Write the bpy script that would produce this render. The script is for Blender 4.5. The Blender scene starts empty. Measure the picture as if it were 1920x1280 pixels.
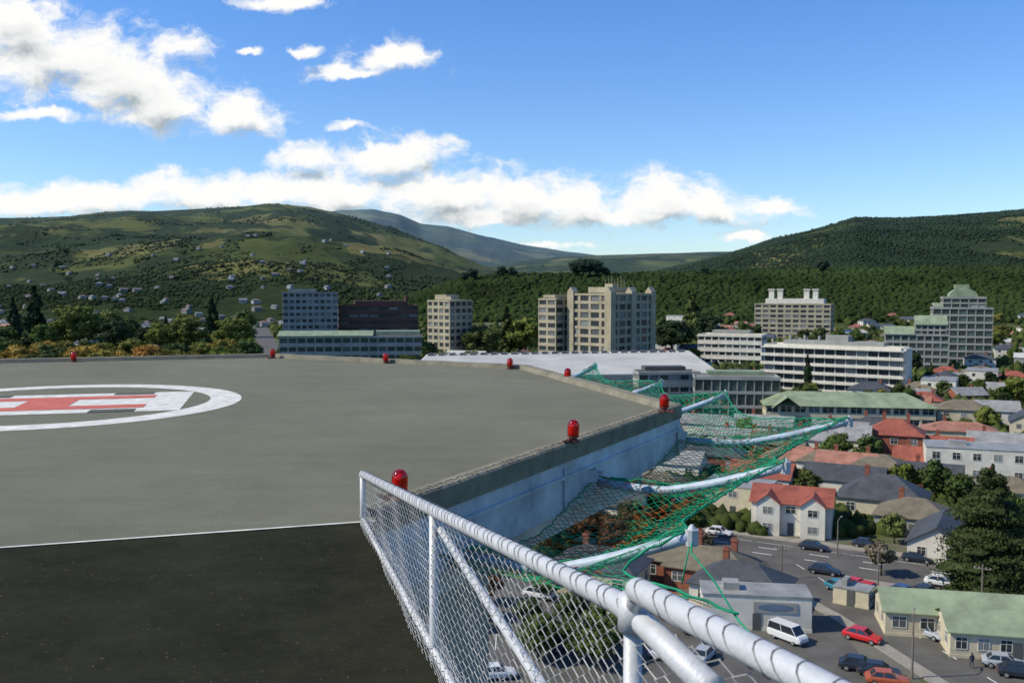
import bpy, bmesh, math, random
import numpy as np
from mathutils import Vector, Matrix
random.seed(7); rng=np.random.default_rng(7)
R=math.radians
CZ=41.7; F=1750.0; PITCH=math.atan(100/F)
scene=bpy.context.scene
col=scene.collection

# ---------- survey helpers (photo bearing -> world position) ----------
def ray(u,v):
    c,s=math.cos(PITCH),math.sin(PITCH); a=(u-960)/F; b=(640-v)/F
    return Vector((a, c+b*s, -s+b*c))
def D(u,v,y):
    r=ray(u,v); return Vector((r.x/r.y*y, y, CZ+r.z/r.y*y))
def G(u,v,z=0.0):
    r=ray(u,v); t=(z-CZ)/r.z; return Vector((r.x*t,r.y*t,z))

# ---------- materials ----------
HAZE=(.17,.26,.34)  # aerial haze painted into base colours of ground, foliage and buildings by world Y
def nodes(name):
    m=bpy.data.materials.new(name); m.use_nodes=True
    nt=m.node_tree; b=nt.nodes['Principled BSDF']; return m,nt,b
def M(name,c,rough=.8,var=.2,scale=.6,bump=0.0,bscale=20,metal=0,objcol=False,wave=None,spec=.3,haze=None):
    m,nt,b=nodes(name); N=nt.nodes; L=nt.links
    b.inputs['Roughness'].default_value=rough; b.inputs['Metallic'].default_value=metal
    b.inputs['Specular IOR Level'].default_value=spec
    g=N.new('ShaderNodeNewGeometry')
    n=N.new('ShaderNodeTexNoise'); n.inputs['Scale'].default_value=scale; n.inputs['Detail'].default_value=6; n.inputs['Roughness'].default_value=.65
    L.new(g.outputs['Position'],n.inputs['Vector'])
    mr=N.new('ShaderNodeMapRange'); mr.inputs[1].default_value=.3; mr.inputs[2].default_value=.7
    mr.inputs[3].default_value=1-var; mr.inputs[4].default_value=1+var*.7
    L.new(n.outputs['Fac'],mr.inputs[0])
    mx=N.new('ShaderNodeMix'); mx.data_type='RGBA'; mx.blend_type='MULTIPLY'; mx.inputs[0].default_value=1
    if objcol:
        oi=N.new('ShaderNodeObjectInfo'); L.new(oi.outputs['Color'],mx.inputs[6])
    else: mx.inputs[6].default_value=(*c,1)
    L.new(mr.outputs[0],mx.inputs[7]); out=mx.outputs[2]
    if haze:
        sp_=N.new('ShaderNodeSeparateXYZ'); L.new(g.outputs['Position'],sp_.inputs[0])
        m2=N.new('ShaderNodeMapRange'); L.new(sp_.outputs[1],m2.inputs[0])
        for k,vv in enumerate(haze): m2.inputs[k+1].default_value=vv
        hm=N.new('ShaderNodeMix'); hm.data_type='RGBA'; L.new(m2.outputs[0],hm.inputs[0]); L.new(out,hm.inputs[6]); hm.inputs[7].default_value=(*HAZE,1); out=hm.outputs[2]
    L.new(out,b.inputs['Base Color'])
    h=None
    if wave:
        tc=N.new('ShaderNodeTexCoord'); w=N.new('ShaderNodeTexWave'); w.inputs['Scale'].default_value=wave[1]; w.bands_direction=wave[0]
        L.new(tc.outputs['Object'],w.inputs['Vector']); h=w.outputs['Fac']; st=wave[2]
    elif bump>0:
        n2=N.new('ShaderNodeTexNoise'); n2.inputs['Scale'].default_value=bscale; n2.inputs['Detail'].default_value=5
        L.new(g.outputs['Position'],n2.inputs['Vector']); h=n2.outputs['Fac']; st=bump
    if h is not None:
        bp=N.new('ShaderNodeBump'); bp.inputs['Strength'].default_value=st; bp.inputs['Distance'].default_value=.05 if wave else .01
        L.new(h,bp.inputs['Height']); L.new(bp.outputs[0],b.inputs['Normal'])
    return m
def glassmat(name,c=(.03,.04,.045),bright=(.25,.27,.27)):
    m,nt,b=nodes(name); N=nt.nodes; L=nt.links
    oi=N.new('ShaderNodeObjectInfo'); r=N.new('ShaderNodeValToRGB')
    r.color_ramp.elements[0].position=.6; r.color_ramp.elements[0].color=(*c,1)
    r.color_ramp.elements[1].position=1; r.color_ramp.elements[1].color=(*bright,1)
    L.new(oi.outputs['Random'],r.inputs[0]); L.new(r.outputs[0],b.inputs['Base Color'])
    b.inputs['Roughness'].default_value=.12; b.inputs['Specular IOR Level'].default_value=.45
    return m
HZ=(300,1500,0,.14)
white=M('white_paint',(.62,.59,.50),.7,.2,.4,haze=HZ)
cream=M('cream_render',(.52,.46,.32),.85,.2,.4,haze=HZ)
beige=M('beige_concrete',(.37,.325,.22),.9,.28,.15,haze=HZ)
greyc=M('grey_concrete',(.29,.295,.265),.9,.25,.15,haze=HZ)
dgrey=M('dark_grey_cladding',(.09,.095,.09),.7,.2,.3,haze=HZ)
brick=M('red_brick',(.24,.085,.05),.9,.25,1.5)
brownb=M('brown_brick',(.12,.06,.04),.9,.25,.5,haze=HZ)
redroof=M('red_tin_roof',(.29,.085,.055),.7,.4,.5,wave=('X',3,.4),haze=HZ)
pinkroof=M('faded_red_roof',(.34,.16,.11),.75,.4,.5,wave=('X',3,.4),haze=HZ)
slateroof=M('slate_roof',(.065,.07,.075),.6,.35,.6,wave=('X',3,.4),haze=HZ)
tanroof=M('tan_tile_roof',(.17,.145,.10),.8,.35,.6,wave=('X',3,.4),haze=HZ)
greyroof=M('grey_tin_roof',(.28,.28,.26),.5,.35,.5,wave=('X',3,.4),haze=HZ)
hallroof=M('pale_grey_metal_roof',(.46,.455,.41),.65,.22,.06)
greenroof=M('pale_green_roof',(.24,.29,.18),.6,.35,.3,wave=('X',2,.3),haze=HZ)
glass=glassmat('window_glass'); greenglass=glassmat('green_glass',(.03,.055,.04),(.08,.14,.11))
asphalt=M('asphalt',(.105,.10,.088),.9,.3,.25,bump=.2,bscale=8)
paving=M('pavement_concrete',(.28,.255,.21),.9,.25,.5)
marking=M('road_marking_paint',(.7,.7,.66),.7,.2,3)
grassm=M('grass',(.09,.15,.03),.95,.35,.4)
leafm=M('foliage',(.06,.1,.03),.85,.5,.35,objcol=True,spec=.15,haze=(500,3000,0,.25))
barkm=M('bark',(.10,.08,.06),.95,.3,3)
galv=M('galvanised_steel',(.48,.495,.50),.5,.14,12,metal=.1,bump=.2,bscale=90,spec=.4)
wirem=M('galvanised_wire',(.40,.41,.40),.5,.35,30,metal=.2,spec=.45)
railp=M('pale_painted_rail',(.50,.51,.50),.6,.2,8)
armpaint=M('pale_blue_arm_paint',(.40,.48,.55),.5,.3,6,bump=.2,bscale=40,spec=.4)
netm=M('green_net_cord',(.006,.25,.12),.75,.5,5)
neto=M('orange_brown_net_cord',(.34,.10,.02),.85,.4,5)
tyre=M('tyre_rubber',(.02,.02,.02),.9,.2,3)
rimm=M('wheel_rim',(.45,.45,.46),.35,.1,3,metal=.6)
paint=M('car_paint',(1,1,1),.3,.05,.5,objcol=True,spec=.6)
carglass=M('car_glass',(.02,.025,.03),.08,.1,1,spec=.7)
redl=M('tail_light_red',(.4,.02,.02),.3,.1,3)
clearl=M('headlight_lens',(.7,.7,.7),.2,.1,3)
woodpole=M('weathered_timber',(.18,.15,.12),.9,.3,3)

# ---------- mesh builder ----------
class MB:
    def __init__(s): s.v=[];s.f=[];s.m=[]
    def add(s,vs,fs,mi=0):
        o=len(s.v); s.v+= [tuple(p) for p in vs]; s.f+=[tuple(o+i for i in f) for f in fs]; s.m+=[mi]*len(fs)
    def box(s,x0,x1,y0,y1,z0,z1,mi=0):
        s.add([(x0,y0,z0),(x1,y0,z0),(x1,y1,z0),(x0,y1,z0),(x0,y0,z1),(x1,y0,z1),(x1,y1,z1),(x0,y1,z1)],
              [(0,3,2,1),(4,5,6,7),(0,1,5,4),(1,2,6,5),(2,3,7,6),(3,0,4,7)],mi)
    def prism(s,pts,z0,z1,mi=0):
        n=len(pts); s.add([(p[0],p[1],z0) for p in pts]+[(p[0],p[1],z1) for p in pts],
            [tuple(range(n))[::-1],tuple(range(n,2*n))]+[(i,(i+1)%n,n+(i+1)%n,n+i) for i in range(n)],mi)
    def tube(s,pts,r,n=8,mi=0,caps=True):
        pts=[Vector(p) for p in pts]; rs=r if isinstance(r,(list,tuple)) else [r]*len(pts)
        o=len(s.v); a=None
        for i,p in enumerate(pts):
            t=(pts[min(i+1,len(pts)-1)]-pts[max(i-1,0)]).normalized()
            if a is None: a=t.orthogonal().normalized()
            else:
                a=(a-t*a.dot(t)); a=a.normalized() if a.length>1e-6 else t.orthogonal().normalized()
            b=t.cross(a)
            for k in range(n):
                th=2*math.pi*k/n; s.v.append(tuple(p+(a*math.cos(th)+b*math.sin(th))*rs[i]))
        for i in range(len(pts)-1):
            for k in range(n):
                s.f.append((o+i*n+k,o+i*n+(k+1)%n,o+(i+1)*n+(k+1)%n,o+(i+1)*n+k)); s.m.append(mi)
        if caps:
            s.f.append(tuple(o+k for k in range(n))[::-1]); s.m.append(mi)
            e=o+(len(pts)-1)*n; s.f.append(tuple(e+k for k in range(n))); s.m.append(mi)
    def mesh(s,name,mats,smooth=False):
        me=bpy.data.meshes.new(name); me.from_pydata(s.v,[],s.f)
        for m in (mats if isinstance(mats,(list,tuple)) else [mats]): me.materials.append(m)
        me.polygons.foreach_set('material_index',s.m)
        if smooth: me.polygons.foreach_set('use_smooth',[True]*len(s.f))
        me.update(); return me
    def obj(s,name,mats,parent=None,smooth=False):
        return O(name,s.mesh(name,mats,smooth),parent)
def O(name,data,parent=None,loc=None,rz=None,scale=None,color=None):
    o=bpy.data.objects.new(name,data); col.objects.link(o)
    if parent: o.parent=parent
    if loc is not None: o.location=loc
    if rz is not None: o.rotation_euler=(0,0,rz)
    if scale is not None: o.scale=scale
    if color is not None: o.color=(*color,1)
    return o
def tag(o,label=None,cat=None,group=None,kind=None):
    if label:o['label']=label
    if cat:o['category']=cat
    if group:o['group']=group
    if kind:o['kind']=kind
    return o
def npmesh(name,V,Fc,mats,midx=None):
    me=bpy.data.meshes.new(name); k=Fc.shape[1]
    me.vertices.add(len(V)); me.vertices.foreach_set('co',V.astype(np.float32).ravel())
    me.loops.add(Fc.size); me.loops.foreach_set('vertex_index',Fc.astype(np.int32).ravel())
    me.polygons.add(len(Fc)); me.polygons.foreach_set('loop_start',np.arange(len(Fc),dtype=np.int32)*k)
    for m in mats: me.materials.append(m)
    me.update(calc_edges=True); return me
def copy_thing(root,kids,loc,rz,sc=1.0,color=None):
    n=root.copy(); col.objects.link(n); n.location=loc; n.rotation_euler=(0,0,rz)
    n.scale=(sc,sc,sc)
    if color is not None: n.color=(*color,1)
    def rec(ks,par):
        for o,sub in ks:
            c=o.copy(); col.objects.link(c); c.parent=par
            if color is not None: c.color=(*color,1)
            rec(sub,c)
    rec(kids,n); return n
def tree_of(o): return [(c,tree_of(c)) for c in o.children]

# ---------- value noise ----------
TAB=rng.random((256,256))
def vn(x,y):
    xi=np.floor(x).astype(int); yi=np.floor(y).astype(int); fx=x-xi; fy=y-yi
    fx=fx*fx*(3-2*fx); fy=fy*fy*(3-2*fy)
    a=TAB[xi%256,yi%256];b=TAB[(xi+1)%256,yi%256];c=TAB[xi%256,(yi+1)%256];d=TAB[(xi+1)%256,(yi+1)%256]
    return (a*(1-fx)+b*fx)*(1-fy)+(c*(1-fx)+d*fx)*fy
def fbm(x,y,o=4):
    s=0;a=.5
    for i in range(o): s=s+a*vn(x+i*17.3,y+i*5.1); x=x*2;y=y*2;a*=.5
    return s/(1-.5**o)
RIDGES=[
 (4000,1050,[(-600,430),(0,409),(150,405),(290,396),(400,391),(520,383),(580,388),(640,402),(740,432),(830,466),(900,498),(1000,530),(1200,560),(2600,570)],75),
 (8000,4600,[(-600,560),(300,470),(560,410),(640,393),(700,391),(750,402),(790,419),(840,424),(900,441),(980,459),(1060,471),(1150,482),(1400,510),(2600,540)],60),
 (5000,2600,[(-600,600),(800,520),(960,490),(1060,480),(1200,476),(1340,472),(1500,470),(2600,480)],30),
 (2500,1150,[(-600,620),(900,560),(1200,515),(1340,482),(1400,465),(1450,447),(1520,430),(1600,408),(1680,410),(1750,407),(1850,400),(1920,393),(2600,350)],30),
 (1350,900,[(-600,600),(600,585),(730,568),(800,545),(870,522),(950,516),(1100,516),(1250,514),(1400,510),(1600,505),(1920,502),(2600,500)],10),
]
def terrain(x,y):
    x=np.asarray(x,float);y=np.asarray(y,float)
    r=np.hypot(x,y)+1e-6; yd=np.where(y>.45*r,y,.45*r)
    px=np.clip(960+F*x/yd,-600,2600); h=np.zeros_like(r)
    for Rr,ys,sk,na in RIDGES:
        pyv=np.interp(px,[a for a,b in sk],[b for a,b in sk])
        el=np.tan(np.arctan((640-pyv)/F)-PITCH); top=CZ+el*Rr
        t=(yd-ys)/(Rr-ys); tc=np.clip(t,0,1); pr=.35*tc+.65*tc*tc*(3-2*tc)
        pr=np.where(t>1,np.clip(1-(t-1)*.9,0,1),pr)
        nz=(fbm(x/420,y/420,5)-.5)*2*na*4*tc*(1-tc)+(fbm(x/150,y/150,3)-.5)*na*.1*tc
        hh=np.maximum(top,0)*pr+np.where((t>0)&(top>5),nz,0)
        h=np.maximum(h,hh)
    return h

# ---------- ground sheet ----------
rs=np.concatenate([[25.],np.geomspace(50,14000,230)])
az=np.concatenate([np.linspace(R(-40),R(40),420),np.linspace(R(40),R(320),50)[1:-1]])
RR,AZ=np.meshgrid(rs,az,indexing='ij'); X=RR*np.sin(AZ);Y=RR*np.cos(AZ);Z=terrain(X,Y)
n=len(az); V=np.stack([X,Y,Z],-1).reshape(-1,3)
i,j=np.meshgrid(np.arange(len(rs)-1),np.arange(n),indexing='ij'); j2=(j+1)%n
Fq=np.stack([i*n+j,(i+1)*n+j,(i+1)*n+j2,i*n+j2],-1).reshape(-1,4)[:,::-1]
gm,nt,b=nodes('ground_surface'); N=nt.nodes;L=nt.links
b.inputs['Roughness'].default_value=1; b.inputs['Specular IOR Level'].default_value=.03
geo=N.new('ShaderNodeNewGeometry'); sep=N.new('ShaderNodeSeparateXYZ'); L.new(geo.outputs['Position'],sep.inputs[0])
def noise(sc,det=6,ro=.6):
    n_=N.new('ShaderNodeTexNoise'); n_.inputs['Scale'].default_value=sc;n_.inputs['Detail'].default_value=det;n_.inputs['Roughness'].default_value=ro
    L.new(geo.outputs['Position'],n_.inputs['Vector']);return n_.outputs['Fac']
def rmp(src,stops):
    r_=N.new('ShaderNodeValToRGB'); e=r_.color_ramp.elements
    while len(e)<len(stops): e.new(.5)
    for k,(p,c_) in enumerate(stops): e[k].position=p;e[k].color=(*c_,1)
    L.new(src,r_.inputs[0]);return r_.outputs[0]
def mixc(f,a,b_,bt='MIX'):
    m_=N.new('ShaderNodeMix');m_.data_type='RGBA';m_.blend_type=bt
    for s_,k in ((f,0),(a,6),(b_,7)):
        if isinstance(s_,(float,int)): m_.inputs[k].default_value=s_
        elif isinstance(s_,tuple): m_.inputs[k].default_value=(*s_,1)
        else: L.new(s_,m_.inputs[k])
    return m_.outputs[2]
def mrange(src,a,b_,c_=0,d_=1):
    m_=N.new('ShaderNodeMapRange');L.new(src,m_.inputs[0])
    for k,vv in enumerate((a,b_,c_,d_)): m_.inputs[k+1].default_value=vv
    return m_.outputs[0]
def mth(op,a,b_):
    m_=N.new('ShaderNodeMath'); m_.operation=op
    for k,s_ in enumerate((a,b_)):
        if isinstance(s_,(int,float)): m_.inputs[k].default_value=s_
        else: L.new(s_,m_.inputs[k])
    return m_.outputs[0]
vor=N.new('ShaderNodeTexVoronoi'); vor.inputs['Scale'].default_value=.0040; L.new(geo.outputs['Position'],vor.inputs['Vector'])
sepc=N.new('ShaderNodeSeparateColor'); L.new(vor.outputs['Color'],sepc.inputs[0])
fields=rmp(sepc.outputs[0],[(0,(.040,.055,.016)),(.35,(.058,.074,.020)),(.7,(.088,.098,.028)),(1,(.145,.13,.048))])  # hill albedo darkened and varied to stand in for cloud shadow
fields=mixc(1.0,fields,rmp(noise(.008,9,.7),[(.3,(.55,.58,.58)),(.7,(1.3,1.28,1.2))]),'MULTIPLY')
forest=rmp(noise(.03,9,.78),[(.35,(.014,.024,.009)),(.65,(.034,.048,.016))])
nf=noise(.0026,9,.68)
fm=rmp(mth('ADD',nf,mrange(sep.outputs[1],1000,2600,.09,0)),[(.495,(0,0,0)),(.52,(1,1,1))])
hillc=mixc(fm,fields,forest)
cityc=rmp(noise(.03,8,.7),[(.35,(.045,.06,.022)),(.5,(.085,.10,.036)),(.58,(.14,.135,.11)),(.75,(.18,.17,.14))])
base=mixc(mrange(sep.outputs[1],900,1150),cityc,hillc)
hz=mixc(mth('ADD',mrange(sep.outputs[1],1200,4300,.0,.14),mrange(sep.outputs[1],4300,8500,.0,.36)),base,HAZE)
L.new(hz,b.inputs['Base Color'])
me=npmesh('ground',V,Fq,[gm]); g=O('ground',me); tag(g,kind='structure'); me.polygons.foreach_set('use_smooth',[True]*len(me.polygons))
gi=MB(); gi.add([(25.5*math.sin(t),25.5*math.cos(t),-.02) for t in np.linspace(0,2*math.pi,40,endpoint=False)],[tuple(range(40))[::-1]])
tag(gi.obj('ground_inner',gm),kind='structure')

# ---------- trees ----------
ICO=bmesh.new(); bmesh.ops.create_icosphere(ICO,subdivisions=1,radius=1)
icoV=np.array([v.co[:] for v in ICO.verts]); icoF=np.array([[v.index for v in f.verts] for f in ICO.faces]); ICO.free()
def leafmesh(name,clumps,nleaf,ls,seed,flat=.5,core=.72):
    r=np.random.default_rng(seed); Vs=[];fl=[];o=0
    for (c,rad) in clumps:
        d=r.normal(size=(nleaf,3)); d/=np.linalg.norm(d,axis=1)[:,None]
        p=np.array(c)+d*np.array(rad)*(r.uniform(.55,1.12,(nleaf,1)))
        a=r.normal(size=(nleaf,3)); nrm=d+a*flat; nrm/=np.linalg.norm(nrm,axis=1)[:,None]
        t=np.cross(nrm,r.normal(size=(nleaf,3))); t/=np.linalg.norm(t,axis=1)[:,None]; bb=np.cross(nrm,t)
        s=ls*r.uniform(.5,1.3,(nleaf,1))
        q=np.stack([p-t*s-bb*s*.6,p+t*s-bb*s*.6,p+t*s*.8+bb*s*.6,p-t*s*.6+bb*s*.7],1).reshape(-1,3)
        Vs.append(q); fl+=[tuple(x) for x in (np.arange(nleaf*4).reshape(-1,4)+o).tolist()]; o+=nleaf*4
        k=icoV*np.array(rad)*core*r.uniform(.8,1.1,(len(icoV),1))+np.array(c); Vs.append(k)
        fl+=[tuple(x) for x in (icoF+o).tolist()]; o+=len(k)
    me=bpy.data.meshes.new(name); me.from_pydata(np.vstack(Vs).tolist(),[],fl); me.materials.append(leafm); me.update(); return me
def make_broad(seed,h=10,nc=26,nleaf=70,ls=.38,spread=.42):
    r=np.random.default_rng(seed); cl=[]
    for k in range(nc):
        d=r.normal(size=3); d/=np.linalg.norm(d); rr=r.uniform(.35,1)**.6
        c=np.array([d[0]*h*spread*rr*.8,d[1]*h*spread*rr*.8,h*.60+d[2]*h*.30*rr])
        s=h*r.uniform(.09,.17); cl.append((c,(s*1.15,s*1.15,s*.85)))
    cm=leafmesh('crown',cl,nleaf,ls,seed)
    mb=MB(); mb.tube([(0,0,0),(.02*h,0,h*.2),(0,.02*h,h*.45),(0,0,h*.7)],[h*.035,h*.026,h*.018,h*.008],7)
    for k in range(5):
        a=k*1.3+seed; zz=h*(.28+.05*k); e=h*.27
        mb.tube([(0,0,zz),(math.cos(a)*e*.5,math.sin(a)*e*.5,zz+h*.12),(math.cos(a)*e,math.sin(a)*e,zz+h*.2)],[h*.014,h*.009,h*.004],5)
    return mb.mesh('trunk',barkm,True),cm
def make_conifer(seed,h=12,w=.2,layers=14,nleaf=60,ls=.4,ragged=.25,dense=5,power=.8):
    r=np.random.default_rng(seed); cl=[]
    for k in range(layers):
        t=k/(layers-1); z=h*(.10+.88*t); rad=h*w*(1-t)**power*(1+r.uniform(-ragged,ragged))+.02*h
        m=max(1,int(dense*(1-t)+1.5))
        for q in range(m):
            a=r.uniform(0,6.28); e=rad*r.uniform(.35,.75) if m>1 else 0
            cl.append(((math.cos(a)*e,math.sin(a)*e,z-h*.008*q),(rad*.55,rad*.55,h/layers*.9)))
    cm=leafmesh('crown',cl,nleaf,ls,seed)
    mb=MB(); mb.tube([(0,0,0),(0,0,h*.5),(0,0,h*.93)],[h*.025,h*.015,h*.003],7)
    for k in range(6):
        a=k*1.1+seed; zz=h*(.2+.1*k); e=h*w*(.8-.12*k); mb.tube([(0,0,zz),(math.cos(a)*e,math.sin(a)*e,zz-h*.01)],[h*.008,h*.003],5)
    return mb.mesh('trunk',barkm,True),cm
def proto(name,meshes): return (name,)+meshes
BROAD=[proto('broadleaf_tree',make_broad(s)) for s in (1,2,3,4)]
BIGB=[proto('broadleaf_tree',make_broad(s,10,46,110,.22,.5)) for s in (11,12,13)]
CONI=[proto('conifer_tree',make_conifer(s)) for s in (5,6)]
CYP=[proto('cypress_tree',make_conifer(8,12,.13,16,60,.3,.1))]
def put_tree(P,x,y,h,colr,label,group='trees across the town',cat='tree',wide=1.0):
    base=10 if P[0]=='broadleaf_tree' else 12
    s=h/base; e=O(P[0],None,None,(x,y,float(terrain(x,y))),random.uniform(0,6.28),(s*wide,s*wide,s))
    k=random.uniform(.8,1.2); cc=tuple(v*k for v in colr)
    O('trunk',P[1],e); O('crown',P[2],e,color=cc)
    tag(e,label,cat,group); return e
GREENS=[(.070,.105,.022),(.095,.135,.027),(.055,.085,.022),(.14,.165,.032),(.08,.10,.027)]
AUT=[(.28,.19,.035),(.22,.19,.035),(.32,.16,.035),(.18,.17,.035)]
DK=[(.026,.046,.016),(.034,.056,.02)]
def tlabel(c):
    if c in DK: return 'dark evergreen tree standing among the houses'
    if c in AUT: return 'golden autumn tree with a rounded crown'
    return 'leafy green tree with a rounded crown'
def crowns(name,x,y,s,colr,label,sink=.6,var=.6,flat=1.0):
    z=terrain(x,y); n_=len(x)
    jit=rng.uniform(.6,1.3,(n_,len(icoV),1)); sc=np.stack([s,s,s*rng.uniform(.8,1.4,n_)*flat],-1)[:,None,:]
    V=icoV[None]*jit*sc+np.stack([x,y,z+s*sink],-1)[:,None,:]
    Fc=icoF[None]+(np.arange(n_)*len(icoV))[:,None,None]
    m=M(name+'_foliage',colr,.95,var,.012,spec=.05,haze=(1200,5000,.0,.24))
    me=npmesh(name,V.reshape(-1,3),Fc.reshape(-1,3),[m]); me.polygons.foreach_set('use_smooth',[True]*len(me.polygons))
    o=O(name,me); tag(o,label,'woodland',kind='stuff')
def woodland(name,N_,pxr,yr,size,mask,colr,flat=1.0,sink=.25,var=.6):
    px=rng.uniform(*pxr,N_); y=np.exp(rng.uniform(math.log(yr[0]),math.log(yr[1]),N_)); x=(px-960)/F*y
    keep=mask(px,x,y); x=x[keep];y=y[keep]
    s=(size[0]+(size[1]-size[0])*rng.random(len(x))**2)*(.75+y/6000)
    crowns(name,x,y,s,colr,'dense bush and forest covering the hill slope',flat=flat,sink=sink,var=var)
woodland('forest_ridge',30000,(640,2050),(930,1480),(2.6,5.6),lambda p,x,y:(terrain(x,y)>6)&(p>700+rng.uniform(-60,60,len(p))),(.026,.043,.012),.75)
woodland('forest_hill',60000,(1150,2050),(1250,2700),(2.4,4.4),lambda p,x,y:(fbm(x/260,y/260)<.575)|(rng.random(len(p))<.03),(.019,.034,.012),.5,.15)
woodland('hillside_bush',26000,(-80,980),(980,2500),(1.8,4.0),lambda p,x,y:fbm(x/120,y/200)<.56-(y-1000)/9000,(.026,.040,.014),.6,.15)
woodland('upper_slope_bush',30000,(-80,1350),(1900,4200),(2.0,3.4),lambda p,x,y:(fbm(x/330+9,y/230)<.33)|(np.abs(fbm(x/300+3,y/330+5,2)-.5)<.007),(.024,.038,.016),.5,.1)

# ---------- unit window ----------
def unit_window(framemat,glassm,mull=1,trans=0):
    mb=MB(); f=.06
    mb.box(-.5,.5,-.03,0,0,f,0); mb.box(-.5,.5,-.03,0,1-f,1,0); mb.box(-.5,-.5+f,-.03,0,f,1-f,0); mb.box(.5-f,.5,-.03,0,f,1-f,0)
    for k in range(mull):
        xx=-.5+(k+1)/(mull+1); mb.box(xx-.02,xx+.02,-.028,0,f,1-f,0)
    if trans: mb.box(-.5+f,.5-f,-.026,0,.64,.67,0)
    mb.add([(-.5+f,-.012,f),(.5-f,-.012,f),(.5-f,-.012,1-f),(-.5+f,-.012,1-f)],[(0,1,2,3)],1)
    return mb.mesh('window',[framemat,glassm])
WW=unit_window(white,glass,1,1); WD=unit_window(dgrey,glass,2,0); WG=unit_window(dgrey,greenglass,3,1)
FOOT=[]
class Bld:
    def __init__(s,name,label,cat,x,y,rot,wall,rad=20,z=0):
        s.e=O(name,None,None,(x,y,z),R(rot)); tag(s.e,label,cat); s.mb=MB(); s.trim=MB(); s.roof=MB(); s.wall=wall; s.nw=0
        FOOT.append((x,y,rad))
    def block(s,x0,x1,y0,y1,z0,z1,st,bx,by,win,sp=.4,pw=.8,pr=.35,faces='fblr',slab=0,cap=True):
        mb=s.mb; c=.45; mb.box(x0+c,x1-c,y0+c,y1-c,z0,z1-.1)
        sh=(z1-z0)/st
        for k in range(st):
            mb.box(x0,x1,y0,y1,z0+k*sh,z0+(k+sp)*sh)
            if slab: s.trim.box(x0-slab,x1+slab,y0-slab,y1+slab,z0+(k+1)*sh-.35,z0+(k+1)*sh-.05)
        if cap:
            mb.box(x0-.15,x1+.15,y0-.15,y1+.15,z1,z1+.25)
            for a in ((x0-.1,x1+.1,y0-.1,y0+.2),(x0-.1,x1+.1,y1-.2,y1+.1),(x0-.1,x0+.2,y0+.2,y1-.2),(x1-.2,x1+.1,y0+.2,y1-.2)): mb.box(*a,z1+.25,z1+1.0)
        def piers(n,a,b): return [a+(b-a)*k/n for k in range(n+1)]
        X=piers(bx,x0,x1); Yp=piers(by,y0,y1)
        for p in X:
            a=max(p-pw/2,x0+.04); b=min(p+pw/2,x1-.04)
            mb.box(a,b,y0+pr*.2,y0+.5,z0+.01,z1-.02); mb.box(a,b,y1-.5,y1-pr*.2,z0+.01,z1-.02)
        for p in Yp[1:-1]:
            mb.box(x0+pr*.2,x0+.5,p-pw/2,p+pw/2,z0+.01,z1-.02); mb.box(x1-.5,x1-pr*.2,p-pw/2,p+pw/2,z0+.01,z1-.02)
        for k in range(st-1,-1,-1):
            z=z0+(k+sp)*sh; hh=(1-sp)*sh
            for i in range(bx):
                if 'f' in faces and s.nw<99:
                    O('window',win,s.e,((X[i]+X[i+1])/2,y0+c-.005,z),0,(X[i+1]-X[i]-pw,2,hh)); s.nw+=1
            for i in range(by):
                ym=(Yp[i]+Yp[i+1])/2; w=Yp[i+1]-Yp[i]-pw
                if 'r' in faces and s.nw<99: O('window',win,s.e,(x1-c+.005,ym,z),R(90),(w,2,hh)); s.nw+=1
                if 'l' in faces and s.nw<99: O('window',win,s.e,(x0+c-.005,ym,z),R(-90),(w,2,hh)); s.nw+=1
    def done(s,roofmat=None,trimmat=white):
        s.mb.obj('wall',s.wall,s.e)
        if s.trim.v: s.trim.obj('ledge',trimmat,s.e)
        if s.roof.v: s.roof.obj('roof',roofmat or greyc,s.e)
        return s.e
def gable(mb,x0,x1,y0,y1,z,rh,o=.4,axis='x',mi=0,th=.12):
    if axis=='x':
        ym=(y0+y1)/2; k=rh/((y1-y0)/2); zo=z-o*k
        pts=[(y0-o,zo),(ym,z+rh),(y1+o,zo),(y1+o,zo-th),(ym,z+rh-th*1.5),(y0-o,zo-th)]
        vs=[(x0-o,a,b_) for a,b_ in pts]+[(x1+o,a,b_) for a,b_ in pts]
    else:
        xm=(x0+x1)/2; k=rh/((x1-x0)/2); zo=z-o*k
        pts=[(x0-o,zo),(xm,z+rh),(x1+o,zo),(x1+o,zo-th),(xm,z+rh-th*1.5),(x0-o,zo-th)]
        vs=[(a,y0-o,b_) for a,b_ in pts]+[(a,y1+o,b_) for a,b_ in pts]
    mb.add(vs,[(0,6,7,1),(1,7,8,2),(2,8,9,3),(3,9,10,4),(4,10,11,5),(5,11,6,0),(0,1,4,5),(1,2,3,4),(6,11,10,7),(7,10,9,8)],mi)
def hip(mb,x0,x1,y0,y1,z,rh,o=.45,mi=0,th=.15):
    x0-=o;x1+=o;y0-=o;y1+=o; w=x1-x0;d=y1-y0
    if w>=d: a=((x0+d/2,(y0+y1)/2,z+rh),(x1-d/2,(y0+y1)/2,z+rh))
    else: a=(((x0+x1)/2,y0+w/2,z+rh),((x0+x1)/2,y1-w/2,z+rh))
    vs=[(x0,y0,z),(x1,y0,z),(x1,y1,z),(x0,y1,z),a[0],a[1],(x0,y0,z-th),(x1,y0,z-th),(x1,y1,z-th),(x0,y1,z-th)]
    if w>=d: fs=[(0,1,5,4),(1,2,5),(2,3,4,5),(3,0,4)]
    else: fs=[(0,1,4),(1,2,5,4),(2,3,5),(3,0,4,5)]
    fs+=[(0,6,7,1),(1,7,8,2),(2,8,9,3),(3,9,6,0),(6,9,8,7)]
    mb.add(vs,fs,mi)
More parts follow.
